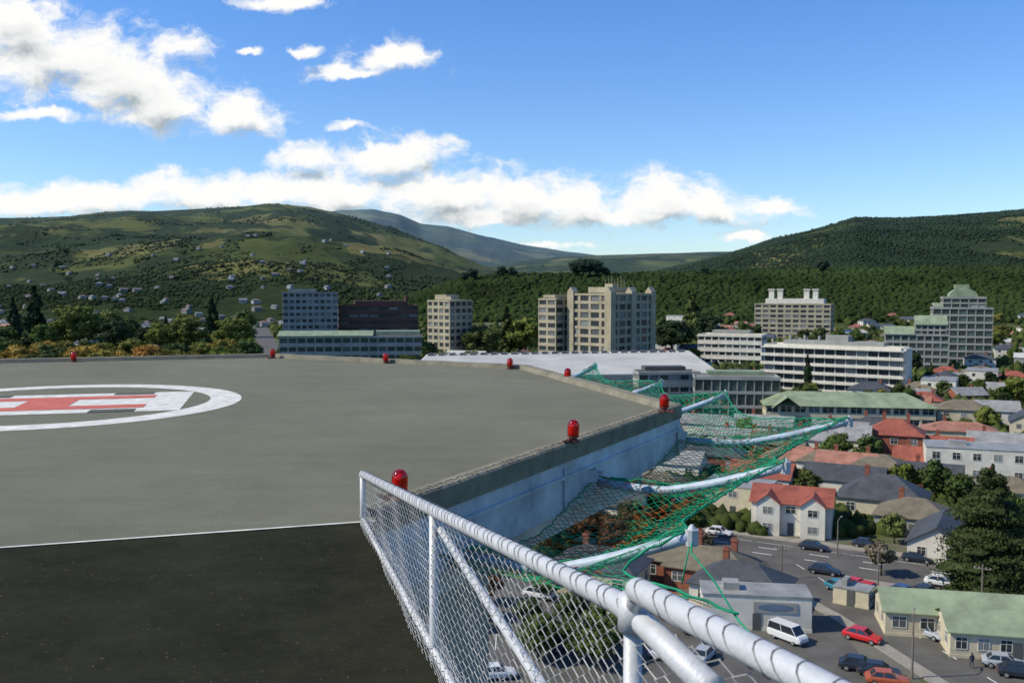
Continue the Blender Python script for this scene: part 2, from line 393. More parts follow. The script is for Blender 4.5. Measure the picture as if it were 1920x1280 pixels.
def house(x,y,rot,w,d,h,rh,wall,roof,label,kind='hip',st=1,chim=1,bays=0,win=WW,name='house',group=None,nwin=3):
    e=O(name,None,None,(x,y,0),R(rot)); tag(e,label,'house',group); FOOT.append((x,y,max(w,d)*.7))
    x0,x1,y0,y1=-w/2,w/2,-d/2,d/2; wb=MB(); wb.box(x0,x1,y0,y1,0,h)
    rb=MB()
    if kind=='gable':
        gable(rb,x0,x1,y0,y1,h,rh)
        wb.add([(x0+.01,y0,h),(x0+.01,y1,h),(x0+.01,0,h+rh-.15),(x1-.01,y0,h),(x1-.01,y1,h),(x1-.01,0,h+rh-.15)],[(0,2,1),(3,4,5)])
    elif kind=='hip': hip(rb,x0,x1,y0,y1,h,rh)
    else:
        rb.box(x0-.1,x1+.1,y0-.1,y1+.1,h,h+.2); rb.box(x0+w*.2,x0+w*.35,-1,1,h+.2,h+1.1)
    for bnum in range(bays):
        bx=x0+w*(.22 if bnum==0 else .78); bw=w*.15
        wb.box(bx-bw,bx+bw,y0-1.4,y0,0,h-.02); gable(rb,bx-bw,bx+bw,y0-1.4,y0+d*.4,h+.02,rh*.75,.3,'y')
        wb.add([(bx-bw,y0-1.39,h-.02),(bx+bw,y0-1.39,h-.02),(bx,y0-1.39,h+rh*.75-.2)],[(0,1,2)])
    wb.box(x0-.06,x1+.06,y0-.06,y1+.06,0,.4)
    wb.obj('wall',wall,e); rb.obj('roof',roof,e)
    sh=h/st
    for k in range(st):
        z=k*sh+sh*.32; wh=sh*.46
        for i in range(nwin):
            xx=x0+w*(i+.5)/nwin
            if k==0 and i==nwin//2 and bays!=1: continue
            yy=y0-.01
            for bnum in range(bays):
                bx=x0+w*(.22 if bnum==0 else .78)
                if abs(xx-bx)<w*.15: yy=y0-1.41; xx=bx
            O('window',win,e,(xx,yy,z),0,(min(1.7,w/nwin*.55),2,wh))
        for i in range(2):
            ym=y0+d*(i+.5)/2
            O('window',win,e,(x1+.01,ym,z),R(90),(1.3,2,wh)); O('window',win,e,(x0-.01,ym,z),R(-90),(1.3,2,wh))
    db=MB(); db.box(-.5,.5,-.08,0,0,2.1); db.box(.32,.38,-.12,-.08,1,1.1)
    if bays!=1:
        dd=db.obj('door',dgrey,e); dd.location=(0,y0-.01,.05)
    for k in range(chim):
        cb=MB(); cx=x0+w*(.3 if k==0 else .72); cb.box(cx-.4,cx+.4,.6,1.3,h,h+rh+.9); cb.box(cx-.48,cx+.48,.52,1.38,h+rh+.9,h+rh+1.1); cb.tube([(cx-.15,.95,h+rh+1.1),(cx-.15,.95,h+rh+1.5)],.12,6);cb.tube([(cx+.17,.95,h+rh+1.1),(cx+.17,.95,h+rh+1.45)],.12,6)
        cb.obj('chimney',brick,e)
    return e

# ---------- landmark buildings ----------
def at(px,y): return (px-960)/F*y
y=620;bb=Bld('office_building','grey concrete office block with rows of square windows','office building',at(574,y),y+12,14,greyc,30)
bb.block(-18,18,-10,10,0,38,9,9,3,WD,.5,1.2,faces='f'); bb.roof.box(-14,4,-5,5,39.3,41.2); bb.done(greyc)
y=640;bb=Bld('library_building','dark brown brick hall with long window bands','library',at(702,y),y+15,12,brownb,30)
bb.block(-27,27,-14,14,0,29,6,8,3,WD,.55,.5,faces='f',slab=.3); bb.roof.box(-16,18,-8,8,30.3,33); bb.roof.tube([(20,0,30),(20,0,37)],1.1,10); bb.done(brownb,brownb)
y=470;bb=Bld('museum_building','low pale green roofed hall with glazed strip','hall',at(660,y),y,6,greyc,36)
bb.block(-35,35,-9,9,0,17.0,4,16,3,WG,.45,.6,faces='f'); gable(bb.roof,-35,10,-9,9,18.4,2.0,.8); bb.roof.box(12,34,-6,6,18.4,20.2); bb.done(greenroof)
y=520;bb=Bld('tower_block','beige concrete tower block with stepped roof','tower block',at(842,y),y+8,-42,beige,24)
bb.block(-9,9,-9,9,0,34,9,4,4,WD,.42,1.4,faces='fr'); bb.roof.box(-6,3,-6,4,35.2,38);bb.roof.box(4,8,-7,-3,35.2,37); bb.done(beige)
y=462;bb=Bld('university_tower','large beige concrete university tower with gabled rooftop fins','tower block',at(1157,y),y+22,-43,beige,38)
bb.block(-13.5,13.5,-19,19,0,38.0,9,4,6,WD,.34,1.5,faces='fr')
for (cx,cy) in ((-12,-17.5),(12,-17.6),(12.0,0),(12,17.2)):
    bb.mb.box(cx-2.0,cx+2.0,cy-2.2,cy+1.8,0,39.9)
    bb.mb.add([(cx-2,cy-2.2,39.9),(cx+2,cy-2.2,39.9),(cx,cy-2.2,42.3),(cx-2,cy+1.8,39.9),(cx+2,cy+1.8,39.9),(cx,cy+1.8,42.3)],[(0,1,2),(3,5,4),(0,2,5,3),(1,4,5,2)])
bb.roof.box(-8,6,-10,12,39.3,42.2); bb.roof.box(-5,0,0,5,42.2,44)
for k in range(7): bb.roof.tube([(-6+2*k,2,42),(-6+2*k,2,46+(k%3))],.12,5)
bb.done(beige)
y=474;bb=Bld('lecture_tower','slender beige concrete wing with vertical fins','tower block',at(1043,y),y+12,-43,beige,14)
bb.block(-6,6,-6.5,6.5,0,35.5,9,2,2,WD,.42,1.2,faces='fr'); bb.roof.box(-4,4,-5,5,36.7,38.2); bb.done(beige)
hb=O('sports_hall',None,None,(0,0,0)); tag(hb,'long hall with pale grey metal roof and roof windows','hall')
zr=14.5; P=[G(800,664,zr),G(1292,657,zr),G(1352,700,9.5),G(760,704,9.5)]
mb=MB(); dn=[Vector((p.x,p.y,0)) for p in P]
mb.add(P+[p+Vector((0,0,-.4)) for p in P],[(0,3,2,1),(4,5,6,7),(3,7,6,2),(2,6,5,1),(0,1,5,4),(0,4,7,3)])
for k in range(1,80):
    t=k/80; a=P[0].lerp(P[1],t);b_=P[3].lerp(P[2],t); dx=Vector((.06,0,0)); u_=Vector((0,0,.14))
    mb.add([a-dx,a+dx,b_+dx,b_-dx,a-dx+u_,a+dx+u_,b_+dx+u_,b_-dx+u_],[(4,7,6,5),(0,4,5,1),(1,5,6,2),(2,6,7,3),(3,7,4,0)])
mb.obj('roof',hallroof,hb)
mb=MB(); q=[p+Vector((0,0,-.42)) for p in P]; mb.add(dn+q,[(0,3,7,4),(3,2,6,7),(2,1,5,6),(1,0,4,5)]); mb.obj('wall',greyc,hb)
n_=26; dirv=(P[1]-P[0])
for k in range(n_):
    a=P[0]+dirv*((k+.6)/(n_+.5)); b_=(P[3]-P[0]).normalized()
    c_=a+b_*4.0; wv=dirv.normalized()*1.3; up=Vector((0,0,.75))
    w_=MB(); w_.add([c_-wv,c_+wv,c_+wv+up,c_-wv+up,c_+wv+up-b_*2.6,c_-wv+up-b_*2.6],[(0,1,2,3),(3,2,4,5)]); w_.obj('roof_window',dgrey,hb)
FOOT+= [(20,355,60),(60,350,40),(-20,360,30)]
y=318;bb=Bld('plant_building','flat grey plant building with louvred roof units','plant building',at(1250,y),y,4,greyc,14)
bb.block(-10.5,10.5,-5,5,0,12.6,3,6,3,WD,.6,.6,faces='f'); bb.roof.box(-8,6,-3,3,13.9,15.2); bb.done(dgrey)
y=290;bb=Bld('glass_building','low modern building with green glass walls','office building',at(1388,y),y+5,-8,greyc,18)
bb.block(-13,13,-6,6,0,13.2,3,10,3,WG,.2,.3,faces='fr'); bb.roof.box(-9,9,-3,3,14.5,15.6); bb.done(greenroof)
y=366;bb=Bld('college_block','long white five storey block with continuous balconies','apartment block',at(1590,y),y+14,-35,white,34)
bb.block(-27,27,-7,7,0,17.5,5,13,3,WD,.22,.35,faces='fr',slab=1.3)
for k in range(1,5): bb.trim.box(-28.2,28.2,-8.35,-8.2,17.5*k/5+.0,17.5*k/5+.85)
bb.mb.box(27.0,28.5,-5.5,5.5,0,18.2); bb.roof.box(-20,20,-4,4,18.7,20.2); bb.roof.box(-3,6,-3,3,20.2,22.5)
for k in range(5): bb.roof.tube([(-18+6*k,-1,20),(-18+6*k,-1,22.2)],.6,8)
bb.done(greyc)
y=500;bb=Bld('white_block','white four storey block behind trees','office building',at(1378,y),y+5,-25,white,22)
bb.block(-17,17,-8,8,0,16,4,9,3,WD,.45,.6,faces='fr',slab=.3); bb.roof.box(-10,10,-4,4,17.3,19); bb.done(greyc)
y=760;bb=Bld('science_block','pale science block with tall white rooftop chimneys','science building',at(1496,y),y+10,-25,beige,38)
bb.block(-30,30,-12,12,0,28,7,10,4,WD,.45,1.5,faces='fr')
for cx in (-18,-11,10,17):
    bb.roof.box(cx-2,cx+2,-4,0,29,40); bb.roof.box(cx-2.6,cx+2.6,-4.6,.6,40,41)
bb.roof.box(-22,24,-8,8,29.2,33); bb.done(white)
def barrel(mb,x0,x1,y0,y1,z,h,n=12):
    cx=(x0+x1)/2; w=(x1-x0)/2; pts=[(cx+w*math.cos(a),z+h*math.sin(a)) for a in np.linspace(0,math.pi,n)]
    mb.add([(p[0],y0,p[1]) for p in pts]+[(p[0],y1,p[1]) for p in pts],[tuple(range(n)),tuple(range(2*n-1,n-1,-1))]+[(k+1,k,n+k,n+1+k) for k in range(n-1)]+[(0,n-1,2*n-1,n)])
y=500;bb=Bld('green_tower','stepped glass and concrete tower with small curved roof','tower block',at(1808,y),y+5,-20,greyc,26)
bb.block(-14,15,-10,10,0,30.5,8,7,4,WG,.28,.5,faces='fl'); bb.block(-9,12,-7,9,30.5,36,2,5,3,WG,.28,.5,faces='fl')
gable(bb.roof,-14,-9,-10,10,31.7,2,.1); barrel(bb.roof,-6,8,-6,7,37.1,4.5); bb.roof.box(-3,4,-3,3,41.4,43.6)
bb.done(greenroof)
y=470;bb=Bld('green_wing','stepped green roofed wing with glazed floors','office building',at(1716,y),y,-20,greyc,24)
bb.block(-14,15,-8,8,0,18,5,8,3,WG,.35,.6,faces='fl'); bb.block(0,14,-6,8,18,23,2,5,3,WG,.35,.6,faces='fl'); gable(bb.roof,-14,-1,-8,8,19,3.5,.6); gable(bb.roof,0,14,-6,8,24,4,.6); bb.done(greenroof)
y=276;bb=Bld('green_roof_hall','long cream building with a pale green metal roof','hall',at(1600,y),y+5,-10,cream,30)
bb.block(-24,24,-7,7,0,6.6,2,12,3,WW,.4,.5,faces='fr',cap=False); hip(bb.roof,-24,24,-7,7,6.8,3.6,.8); gable(bb.roof,-22,-14,-9.5,0,6.6,3,.4,'y'); bb.done(greenroof)

# ---------- town houses ----------
def hp(px,v,*a,**k):
    p=G(px,v); return house(p.x,p.y+4,*a,**k)
hp(1500,1003,-22,13,9,5.6,2.1,white,redroof,'white two storey villa with red gabled roofs','gable',2,0,2)
hp(1672,972,-28,15,11,3.6,3.8,cream,slateroof,'house with a steep dark slate hipped roof','hip',1,1)
hp(1598,935,-28,15,9,3.8,2.4,white,slateroof,'long house with a dark gabled roof','gable',1,0)
hp(1735,1006,-30,12,9,3.2,2.6,greyc,tanroof,'bungalow with a tan tiled hipped roof','hip',1,1)
hp(1785,1050,60,14,8,3.2,2.4,white,slateroof,'grey roofed cottage beside the main street','gable',1,0)
hp(1690,865,-25,13,10,6.5,3.4,brick,redroof,'two storey red brick house with red roof','hip',2,2)
hp(1606,866,-25,9,10,5.6,3.0,white,greyroof,'white two storey house with grey gabled roof','gable',2,1)
hp(1732,890,-30,9,8,3.2,2.6,white,redroof,'small white cottage with a red roof','gable',1,1)
hp(1812,838,-20,18,9,4.2,2.0,cream,pinkroof,'cream house with a faded red roof','hip',1,1)
hp(1815,806,-20,14,9,6,2.6,cream,tanroof,'cream two storey house with tan roof','hip',2,0)
hp(1880,800,-20,12,9,5,2.6,white,greyroof,'white house with pale grey roof','gable',2,0)
hp(1862,905,-20,24,10,7.2,0,white,greyroof,'modern white flat roofed two storey building','flat',2,0,nwin=6)
hp(1395,970,-28,12,9,5.6,.5,cream,greyroof,'cream two storey flats with flat roof','flat',2,0)
hp(1505,893,-28,15,9,3.6,2.6,cream,pinkroof,'house with a faded red hipped roof','hip',1,1)
hp(1440,930,-28,12,8,4,2.4,white,redroof,'small house with a red roof','gable',1,1)
hp(1530,862,-28,14,9,5,2.4,white,greyroof,'white house with grey roof','hip',1,1)
hp(1350,1112,-28,12,8,3.0,2.4,brick,tanroof,'old brick house with brown roof and chimneys','hip',1,2)
hp(1290,1095,-28,10,9,3.2,2.4,brick,tanroof,'small brick house with brown roof','hip',1,2)
hp(1405,1148,-28,12,8,3.0,2.6,white,slateroof,'white house with dark hipped roof','hip',1,1)
e=hp(1430,1190,-8,13,5,4.2,0,white,greyroof,'white parapeted workshop with an oval wall sign','flat',1,0,nwin=1,name='workshop')
sb=MB(); sb.box(-2.6,2.6,-.08,0,0,1.3,0); pts=[(2.1*math.cos(t),-.1,.65+.45*math.sin(t)) for t in np.linspace(0,2*math.pi,20,endpoint=False)]
sb.add(pts,[tuple(range(20))],1); so=sb.obj('wall_sign',[greyc,M('sign_blue',(.12,.17,.24))],e); so.location=(2.2,-2.52,2.3)
hp(1835,1205,-12,19,7,3.2,1.7,cream,greenroof,'cream timber hut with a green corrugated roof','gable',1,0,nwin=6,win=WW)
hp(1925,1245,-12,14,7,3.2,1.5,cream,greenroof,'cream timber hut with pale roof','gable',1,0,nwin=6)
hp(1622,1150,-35,4.5,3,2.2,0,cream,greyroof,'small cream shed beside the parked cars','flat',1,0,nwin=1,name='shed')
for (px,v,k,rf,w) in ((1300,862,'gable',greyroof,16),(1395,852,'gable',greyroof,18),(1345,885,'hip',slateroof,14),(1270,900,'gable',greyroof,13),(1240,950,'hip',tanroof,12),(1150,985,'gable',slateroof,13),(1440,822,'gable',greyroof,16),(1330,820,'hip',greyroof,20),(1130,1120,'hip',slateroof,12),
  (1560,900,'hip',tanroof,11),(1600,905,'gable',pinkroof,12),(1760,930,'gable',slateroof,12),(1660,910,'hip',tanroof,11),(1790,870,'gable',redroof,11),(1585,835,'gable',greyroof,14),(1650,825,'hip',slateroof,12),(1470,860,'gable',tanroof,13),(1880,860,'gable',greyroof,12),(1905,960,'hip',tanroof,12)):
    hp(px,v,-26,w,8,3.8,2.3,random.choice([white,cream,white,brick]),rf,'low house with a '+{greyroof:'grey',slateroof:'dark',tanroof:'tan',pinkroof:'faded red',redroof:'red'}[rf]+' roof below the helipad',k,1,1)

# ---------- roads ----------
def strip(name,pts,hw,z,mat,off=0,th=0):
    pts=[Vector((p[0],p[1],0)) for p in pts]; l=[];r=[]
    for i,p in enumerate(pts):
        t=(pts[min(i+1,len(pts)-1)]-pts[max(i-1,0)]).normalized(); n_=Vector((-t.y,t.x,0))
        l.append(p+n_*(off+hw)); r.append(p+n_*(off-hw))
    mb=MB(); n=len(pts)
    if th: mb.add([(q.x,q.y,z) for q in l]+[(q.x,q.y,z) for q in r]+[(q.x,q.y,0) for q in l]+[(q.x,q.y,0) for q in r],
        [(i,n+i,n+i+1,i+1) for i in range(n-1)]+[(i,i+1,2*n+i+1,2*n+i) for i in range(n-1)]+[(n+i,3*n+i,3*n+i+1,n+i+1) for i in range(n-1)])
    else: mb.add([(q.x,q.y,z) for q in l]+[(q.x,q.y,z) for q in r],[(i,n+i,n+i+1,i+1) for i in range(n-1)])
    return tag(mb.obj(name,mat),kind='structure')
MR=[(-130,246),(-60,204),(32,151),(61,134),(150,82)]
SR=[(43,139),(47,118),(51,98),(58,60)]
strip('road',MR,7.3,.02,asphalt); strip('road',SR,5.0,.03,asphalt)
strip('pavement',MR,1.2,.14,paving,8.6,.1); strip('pavement',MR[:3]+[(35,149.2)],1.2,.14,paving,-8.6,.1); strip('pavement',[(52,139.3)]+MR[3:],1.2,.14,paving,-8.6,.1)
strip('pavement',[(44,128),(47,118),(51,98),(58,60)],.9,.14,paving,6.0,.1); strip('pavement',[(44,128),(47,118),(51,98),(58,60)],.9,.14,paving,-6.0,.1)
strip('road',[(-150,520),(-166,634),(-400,1450)],8,.05,asphalt)
strip('road',[(60,200),(140,160),(200,240)],4,.024,asphalt)
mb=MB(); mb.add([(-30,60,.012),(37,60,.012),(41,126,.012),(-30,140,.012)],[(0,1,2,3)]); tag(mb.obj('car_park_ground',asphalt),kind='structure')
mb=MB(); mb.add([(54,123,.05),(62,119,.05),(58,110,.05),(55,110,.05)],[(0,3,2,1)]); tag(mb.obj('grass_verge',grassm),kind='structure')
mk=MB()
def dash(pts,off,ln,gap,w=.12,z=.045):
    for a,b_ in zip(pts[:-1],pts[1:]):
        a=Vector((*a,0));b2=Vector((*b_,0)); t=(b2-a).normalized(); n_=Vector((-t.y,t.x,0)); s=0; Ln=(b2-a).length
        while s<Ln-ln:
            p=a+t*s+n_*off; q=p+t*ln; mk.add([(p+n_*w)[:2]+(z,),(p-n_*w)[:2]+(z,),(q-n_*w)[:2]+(z,),(q+n_*w)[:2]+(z,)],[(0,1,2,3)]); s+=ln+gap
dash(MR,-1.7,3,5); dash(MR,1.7,3,5); dash(MR,4.7,6,.8,.06); dash(SR,.0,2.5,4,.08,.05)
for k in range(14):
    for yy in (92,108):
        x=-10+k*2.7; mk.add([(x-.06,yy-2.5,.045),(x+.06,yy-2.5,.045),(x+.06,yy+2.5,.045),(x-.06,yy+2.5,.045)],[(0,1,2,3)])
tag(mk.obj('road_marking',marking),kind='structure')

# ---------- vehicles ----------
def make_car(van=False):
    name='parked_van' if van else 'parked_car'
    e=O(name,None)
    mb=MB()
    if van: st=[(2.3,.35,.85,.78),(2.1,.28,1.05,.86),(1.5,.25,1.2,.9),(0,.25,1.22,.91),(-2.1,.25,1.22,.9),(-2.3,.35,1.1,.85)]
    else: st=[(2.15,.35,.58,.7),(2.0,.27,.72,.8),(1.2,.24,.86,.86),(.9,.24,.92,.87),(-1.0,.24,.95,.87),(-1.7,.25,.97,.85),(-2.05,.32,.9,.78),(-2.15,.4,.75,.72)]
    vs=[];fs=[]
    for (x,zb,zt,hw) in st:
        ring=[(hw*.86,zb),(hw,zb+.14),(hw*1.0,zt-.22),(hw*.93,zt-.05),(hw*.8,zt)]
        vs+=[(x,a,b_) for a,b_ in ring]+[(x,-a,b_) for a,b_ in ring[::-1]]
    for i in range(len(st)-1):
        for k in range(10): fs.append((i*10+k,i*10+(k+1)%10,(i+1)*10+(k+1)%10,(i+1)*10+k))
    fs.append(tuple(range(10))[::-1]); fs.append(tuple((len(st)-1)*10+k for k in range(10)))
    mb.add(vs,fs)
    if van: bx0,bx1,tx0,tx1,zt,zh,hb,ht=-2.25,1.75,-2.1,1.05,1.18,1.95,.86,.74
    else: bx0,bx1,tx0,tx1,zt,zh,hb,ht=-1.75,1.0,-1.15,.3,.92,1.4,.76,.6
    mb.box(tx0-.05,tx1+.08,-ht-.02,ht+.02,zh-.02,zh+.04)
    for s in (-1,1):
        for (a,b_) in ((bx0,tx0),(bx1,tx1),((bx0+bx1)/2,(tx0+tx1)/2)):
            mb.tube([(a,s*(hb+.01),zt-.02),(b_,s*(ht+.01),zh)],.045,5)
    if van: mb.add([(bx0+.1,hb+.015,zt),(0,hb+.015,zt),(0,ht+.015,zh),(tx0,ht+.015,zh)],[(0,1,2,3)])
    mb.obj('body',paint,e)
    gb=MB(); gb.add([(bx0,-hb,zt-.03),(bx1,-hb,zt-.03),(bx1,hb,zt-.03),(bx0,hb,zt-.03),(tx0,-ht,zh),(tx1,-ht,zh),(tx1,ht,zh),(tx0,ht,zh)],[(4,5,6,7),(0,1,5,4),(1,2,6,5),(2,3,7,6),(3,0,4,7)])
    gb.obj('window_glass',carglass,e)
    for x in (1.35,-1.35):
        for s in (-1,1):
            w=MB(); w.tube([(0,-.1,0),(0,.1,0)],.31,18); wo=w.obj('wheel',tyre,e); wo.location=(x,s*.8,.31)
            rb=MB(); rb.tube([(0,-.115,0),(0,.115,0)],.19,12); rb.obj('rim',rimm,wo)
    fx=st[0][0]; rx=st[-1][0]; hz_=st[0][2]-.12
    for s in (-1,1):
        h=MB(); h.box(fx-.12,fx+.02,s*.52-.16,s*.52+.16,hz_-.08,hz_+.08); h.obj('headlight',clearl,e)
        h=MB(); h.box(rx-.02,rx+.12,s*.55-.14,s*.55+.14,st[-1][2]-.22,st[-1][2]-.06); h.obj('tail_light',redl,e)
    bb=MB(); bb.box(fx-.1,fx+.06,-.7,.7,.28,.45); bb.box(rx-.06,rx+.1,-.7,.7,.3,.48); bb.obj('bumper',dgrey,e)
    return e
car0=make_car(); van0=make_car(True)
WH=(.62,.63,.61);RD=(.50,.018,.018);DKc=(.02,.025,.035);SV=(.36,.38,.40);TL=(.03,.18,.24);OR=(.38,.09,.03);BL=(.03,.06,.16)
cars=[(1348,1003,-30,WH,0),(1525,1030,-30,DKc,0),(1545,1075,-30,DKc,0),(1574,1108,-62,TL,0),(1608,1104,-50,RD,0),(1656,1128,-50,RD,0),(1697,1118,-60,BL,0),(1477,1200,-55,WH,1),(1617,1200,-42,RD,0),
(1740,1192,-60,SV,0),(1813,1220,-20,SV,0),(1612,1255,-20,DKc,0),(1648,1266,-20,DKc,0),(1664,1282,-15,OR,0),(1882,1250,-20,SV,0),(1912,1268,-20,DKc,0),(1765,1098,-30,WH,0),(1720,1052,-30,DKc,0),(1625,1026,-30,DKc,0),
(1100,1195,40,SV,0),(930,1270,10,WH,0),(1050,1215,40,BL,0),(1195,1130,-28,SV,0),(1240,1225,60,WH,0),(1320,1235,60,SV,0),(1525,1290,0,RD,0),(1010,1120,-28,WH,0),(1300,1180,60,DKc,0),
(1632,1112,-50,RD,0),(1740,1118,-60,DKc,0),(1800,915,-20,WH,0),(1840,925,-20,DKc,0),(1570,985,-28,SV,0)]
cn={WH:'white',RD:'red',DKc:'dark',SV:'silver',TL:'teal',OR:'burnt orange',BL:'dark blue'}
kc=tree_of(car0);kv=tree_of(van0)
for (px,v,rz,c_,van) in cars:
    p=G(px,v,.03); o=copy_thing(van0 if van else car0,kv if van else kc,(p.x,p.y,.05),R(rz),1.03,c_)
    tag(o,cn[c_]+(' van' if van else ' car')+' standing on the asphalt near the street','van' if van else 'car','cars parked along the streets')
for r_ in (car0,van0):
    for o in list(r_.children_recursive)+[r_]: bpy.data.objects.remove(o)

# ---------- poles, person ----------
def pole(px,v,h,lamp=False):
    p=G(px,v); e=O('street_lamp' if lamp else 'utility_pole',None,None,p,R(random.uniform(-40,-20)))
    tag(e,'tall grey street lamp beside the side road' if lamp else 'timber utility pole with crossarm beside the road','street lamp' if lamp else 'utility pole')
    mb=MB(); mb.tube([(0,0,0),(0,0,h)],[.13,.08],8); mb.obj('post',woodpole,e)
    if lamp:
        mb=MB(); mb.tube([(0,0,h-.2),(0,.5,h+.2),(0,1.3,h+.3)],.05,6); mb.obj('arm',woodpole,e)
        mb=MB(); mb.box(-.12,.12,1.2,1.8,h+.22,h+.34); mb.obj('lamp_head',greyc,e)
    else:
        mb=MB(); mb.box(-1.0,1.0,-.05,.05,h-.7,h-.58); mb.obj('crossarm',woodpole,e)
        for k in (-.9,-.4,.4,.9):
            mb=MB(); mb.tube([(k,0,h-.58),(k,0,h-.42)],.045,6); mb.obj('insulator',white,e)
pole(1465,1085,5);pole(1645,1135,8);pole(1710,1272,7,True);pole(1570,1040,5.5,True);pole(1840,1150,6.5)
p=G(1822,1252); e=O('person',None,None,p,R(100)); tag(e,'pedestrian in dark jacket walking across the yard','person')
me=bpy.data.meshes.new('body')
pv=[(0,0,.95),(0,0,1.15),(0,0,1.4),(0,0,1.52),(0,0,1.68),(0,.2,1.4),(.05,.26,1.12),(.15,.25,.9),(0,-.2,1.4),(-.05,-.26,1.12),(.05,-.25,.88),(0,.1,.9),(.15,.1,.5),(.08,.1,.06),(.2,.1,.03),(0,-.1,.9),(-.05,-.1,.5),(-.25,-.1,.1),(-.13,-.1,.03)]
pe=[(0,1),(1,2),(2,3),(3,4),(2,5),(5,6),(6,7),(2,8),(8,9),(9,10),(0,11),(11,12),(12,13),(13,14),(0,15),(15,16),(16,17),(17,18)]
pr_=[.14,.14,.15,.06,.11,.07,.05,.035,.07,.05,.035,.09,.065,.045,.04,.09,.065,.045,.04]
me.from_pydata(pv,pe,[]); me.materials.append(M('dark_clothing',(.05,.05,.07))); o=O('body',me,e)
md=o.modifiers.new('Skin','SKIN')
for i,s in enumerate(me.skin_vertices[0].data): s.radius=(pr_[i],pr_[i]); s.use_root=(i==0)
md=o.modifiers.new('Sub','SUBSURF'); md.levels=1; md.render_levels=1
mb=MB(); V_=icoV*np.array([.12,.1,.09])+np.array([-.01,0,1.73]); mb.add(V_.tolist(),[tuple(f) for f in icoF.tolist()]); mb.obj('hair',M('brown_hair',(.06,.04,.03)),e)

# ---------- individually placed trees ----------
def T(P,px,v,h,c_,wide=1,lab=None):
    p=G(px,v); return put_tree(P,p.x,p.y,h,c_,lab or tlabel(c_),wide=wide)
bigc=proto('conifer_tree',make_conifer(21,12,.36,24,200,.11,.22,16,.55))
p=G(1855,1110); put_tree(bigc,p.x,p.y,17.5,(.048,.066,.020),'huge dark spreading conifer beside the cottages',wide=.95)
p=G(1945,1085); put_tree(bigc,p.x,p.y,14,(.045,.065,.022),'dark spreading conifer beside the cottages')
T(CYP[0],1513,742,15.5,DK[0],1.0,'narrow dark pointed cypress by the white block')
T(BROAD[0],1677,1018,5,(.12,.14,.04)); T(BROAD[1],1652,1078,5.5,(.20,.17,.11),1,'bare brownish tree on the street corner')
T(BIGB[0],1310,1048,4.5,(.16,.13,.06)); T(BROAD[2],1495,925,6,(.13,.10,.04)); T(BROAD[3],1555,880,7,GREENS[0]); T(BROAD[0],1630,880,8,GREENS[2])
T(BROAD[1],1800,950,7,GREENS[2]);T(BROAD[2],1910,770,13,GREENS[3]);T(BROAD[0],1700,775,9,GREENS[2])
for k in range(26):
    px=random.uniform(1000,1310); v=random.uniform(950,1075); T(random.choice(BIGB),px,v,random.uniform(4,7.5),random.choice([GREENS[0],GREENS[2],(.11,.055,.025),(.10,.075,.03),GREENS[4],GREENS[2]]))
for k in range(16):
    px=random.uniform(860,1150); v=random.uniform(1080,1260); T(random.choice(BIGB),px,v,random.uniform(3.5,5.5),random.choice([GREENS[0],(.13,.07,.03),GREENS[2]]))
for k in range(62):
    px=random.uniform(-60,510); y=random.uniform(320,500); x=at(px,y)
    c_=random.choice(AUT+AUT+GREENS[1:5]); put_tree(random.choice(BIGB),x,y,random.uniform(13,18),c_,'rounded park tree '+('turning gold' if c_ in AUT else 'in full green leaf'),'trees in the park belt',wide=1.05)
for k in range(30):
    px=random.uniform(-50,480); y=random.uniform(560,800); x=at(px,y)
    c_=random.choice(GREENS*2+AUT[3:]+DK[1:]); put_tree(random.choice(BIGB),x,y,random.uniform(14,25),c_,tlabel(c_),'trees in the park belt')
for (px,y,h) in ((140,600,32),(165,610,28),(205,640,27),(435,560,25),(350,600,24)):
    put_tree(random.choice(BIGB),at(px,y),y,h,GREENS[3],'large full green park tree','trees in the park belt',wide=1.1)
put_tree(CONI[0],at(65,600),600,41,DK[0],'very tall dark conifer above the park trees')
put_tree(CONI[1],at(398,650),650,33,DK[0],'tall dark conifer above the park trees'); put_tree(CONI[1],at(310,700),700,20,DK[1],'dark conifer above the park trees');put_tree(CONI[0],at(25,760),760,33,DK[1],'dark conifer above the park trees')
for (px,y,h) in ((700,420,11),(760,430,12),(905,520,22),(950,560,30),(985,560,25),(640,560,18),(830,430,13),(600,430,10),(1260,560,24),(1300,620,38),(1330,620,25),(790,470,15),(880,440,13)):
    c_=random.choice(GREENS+DK) ; PP=random.choice(BIGB) if h<30 else CONI[0]
    put_tree(PP,at(px,y),y,h,c_,tlabel(c_),wide=1.1)
for px in (870,885,940,960,1080,1095,1105,1120,1135,1320,1540):
    y=1300;x=at(px,y); put_tree(random.choice(BIGB),x,y,random.uniform(14,22)+(8 if 1070<px<1130 else 0),DK[1],'dark tree on the forested ridge','trees on the ridge')

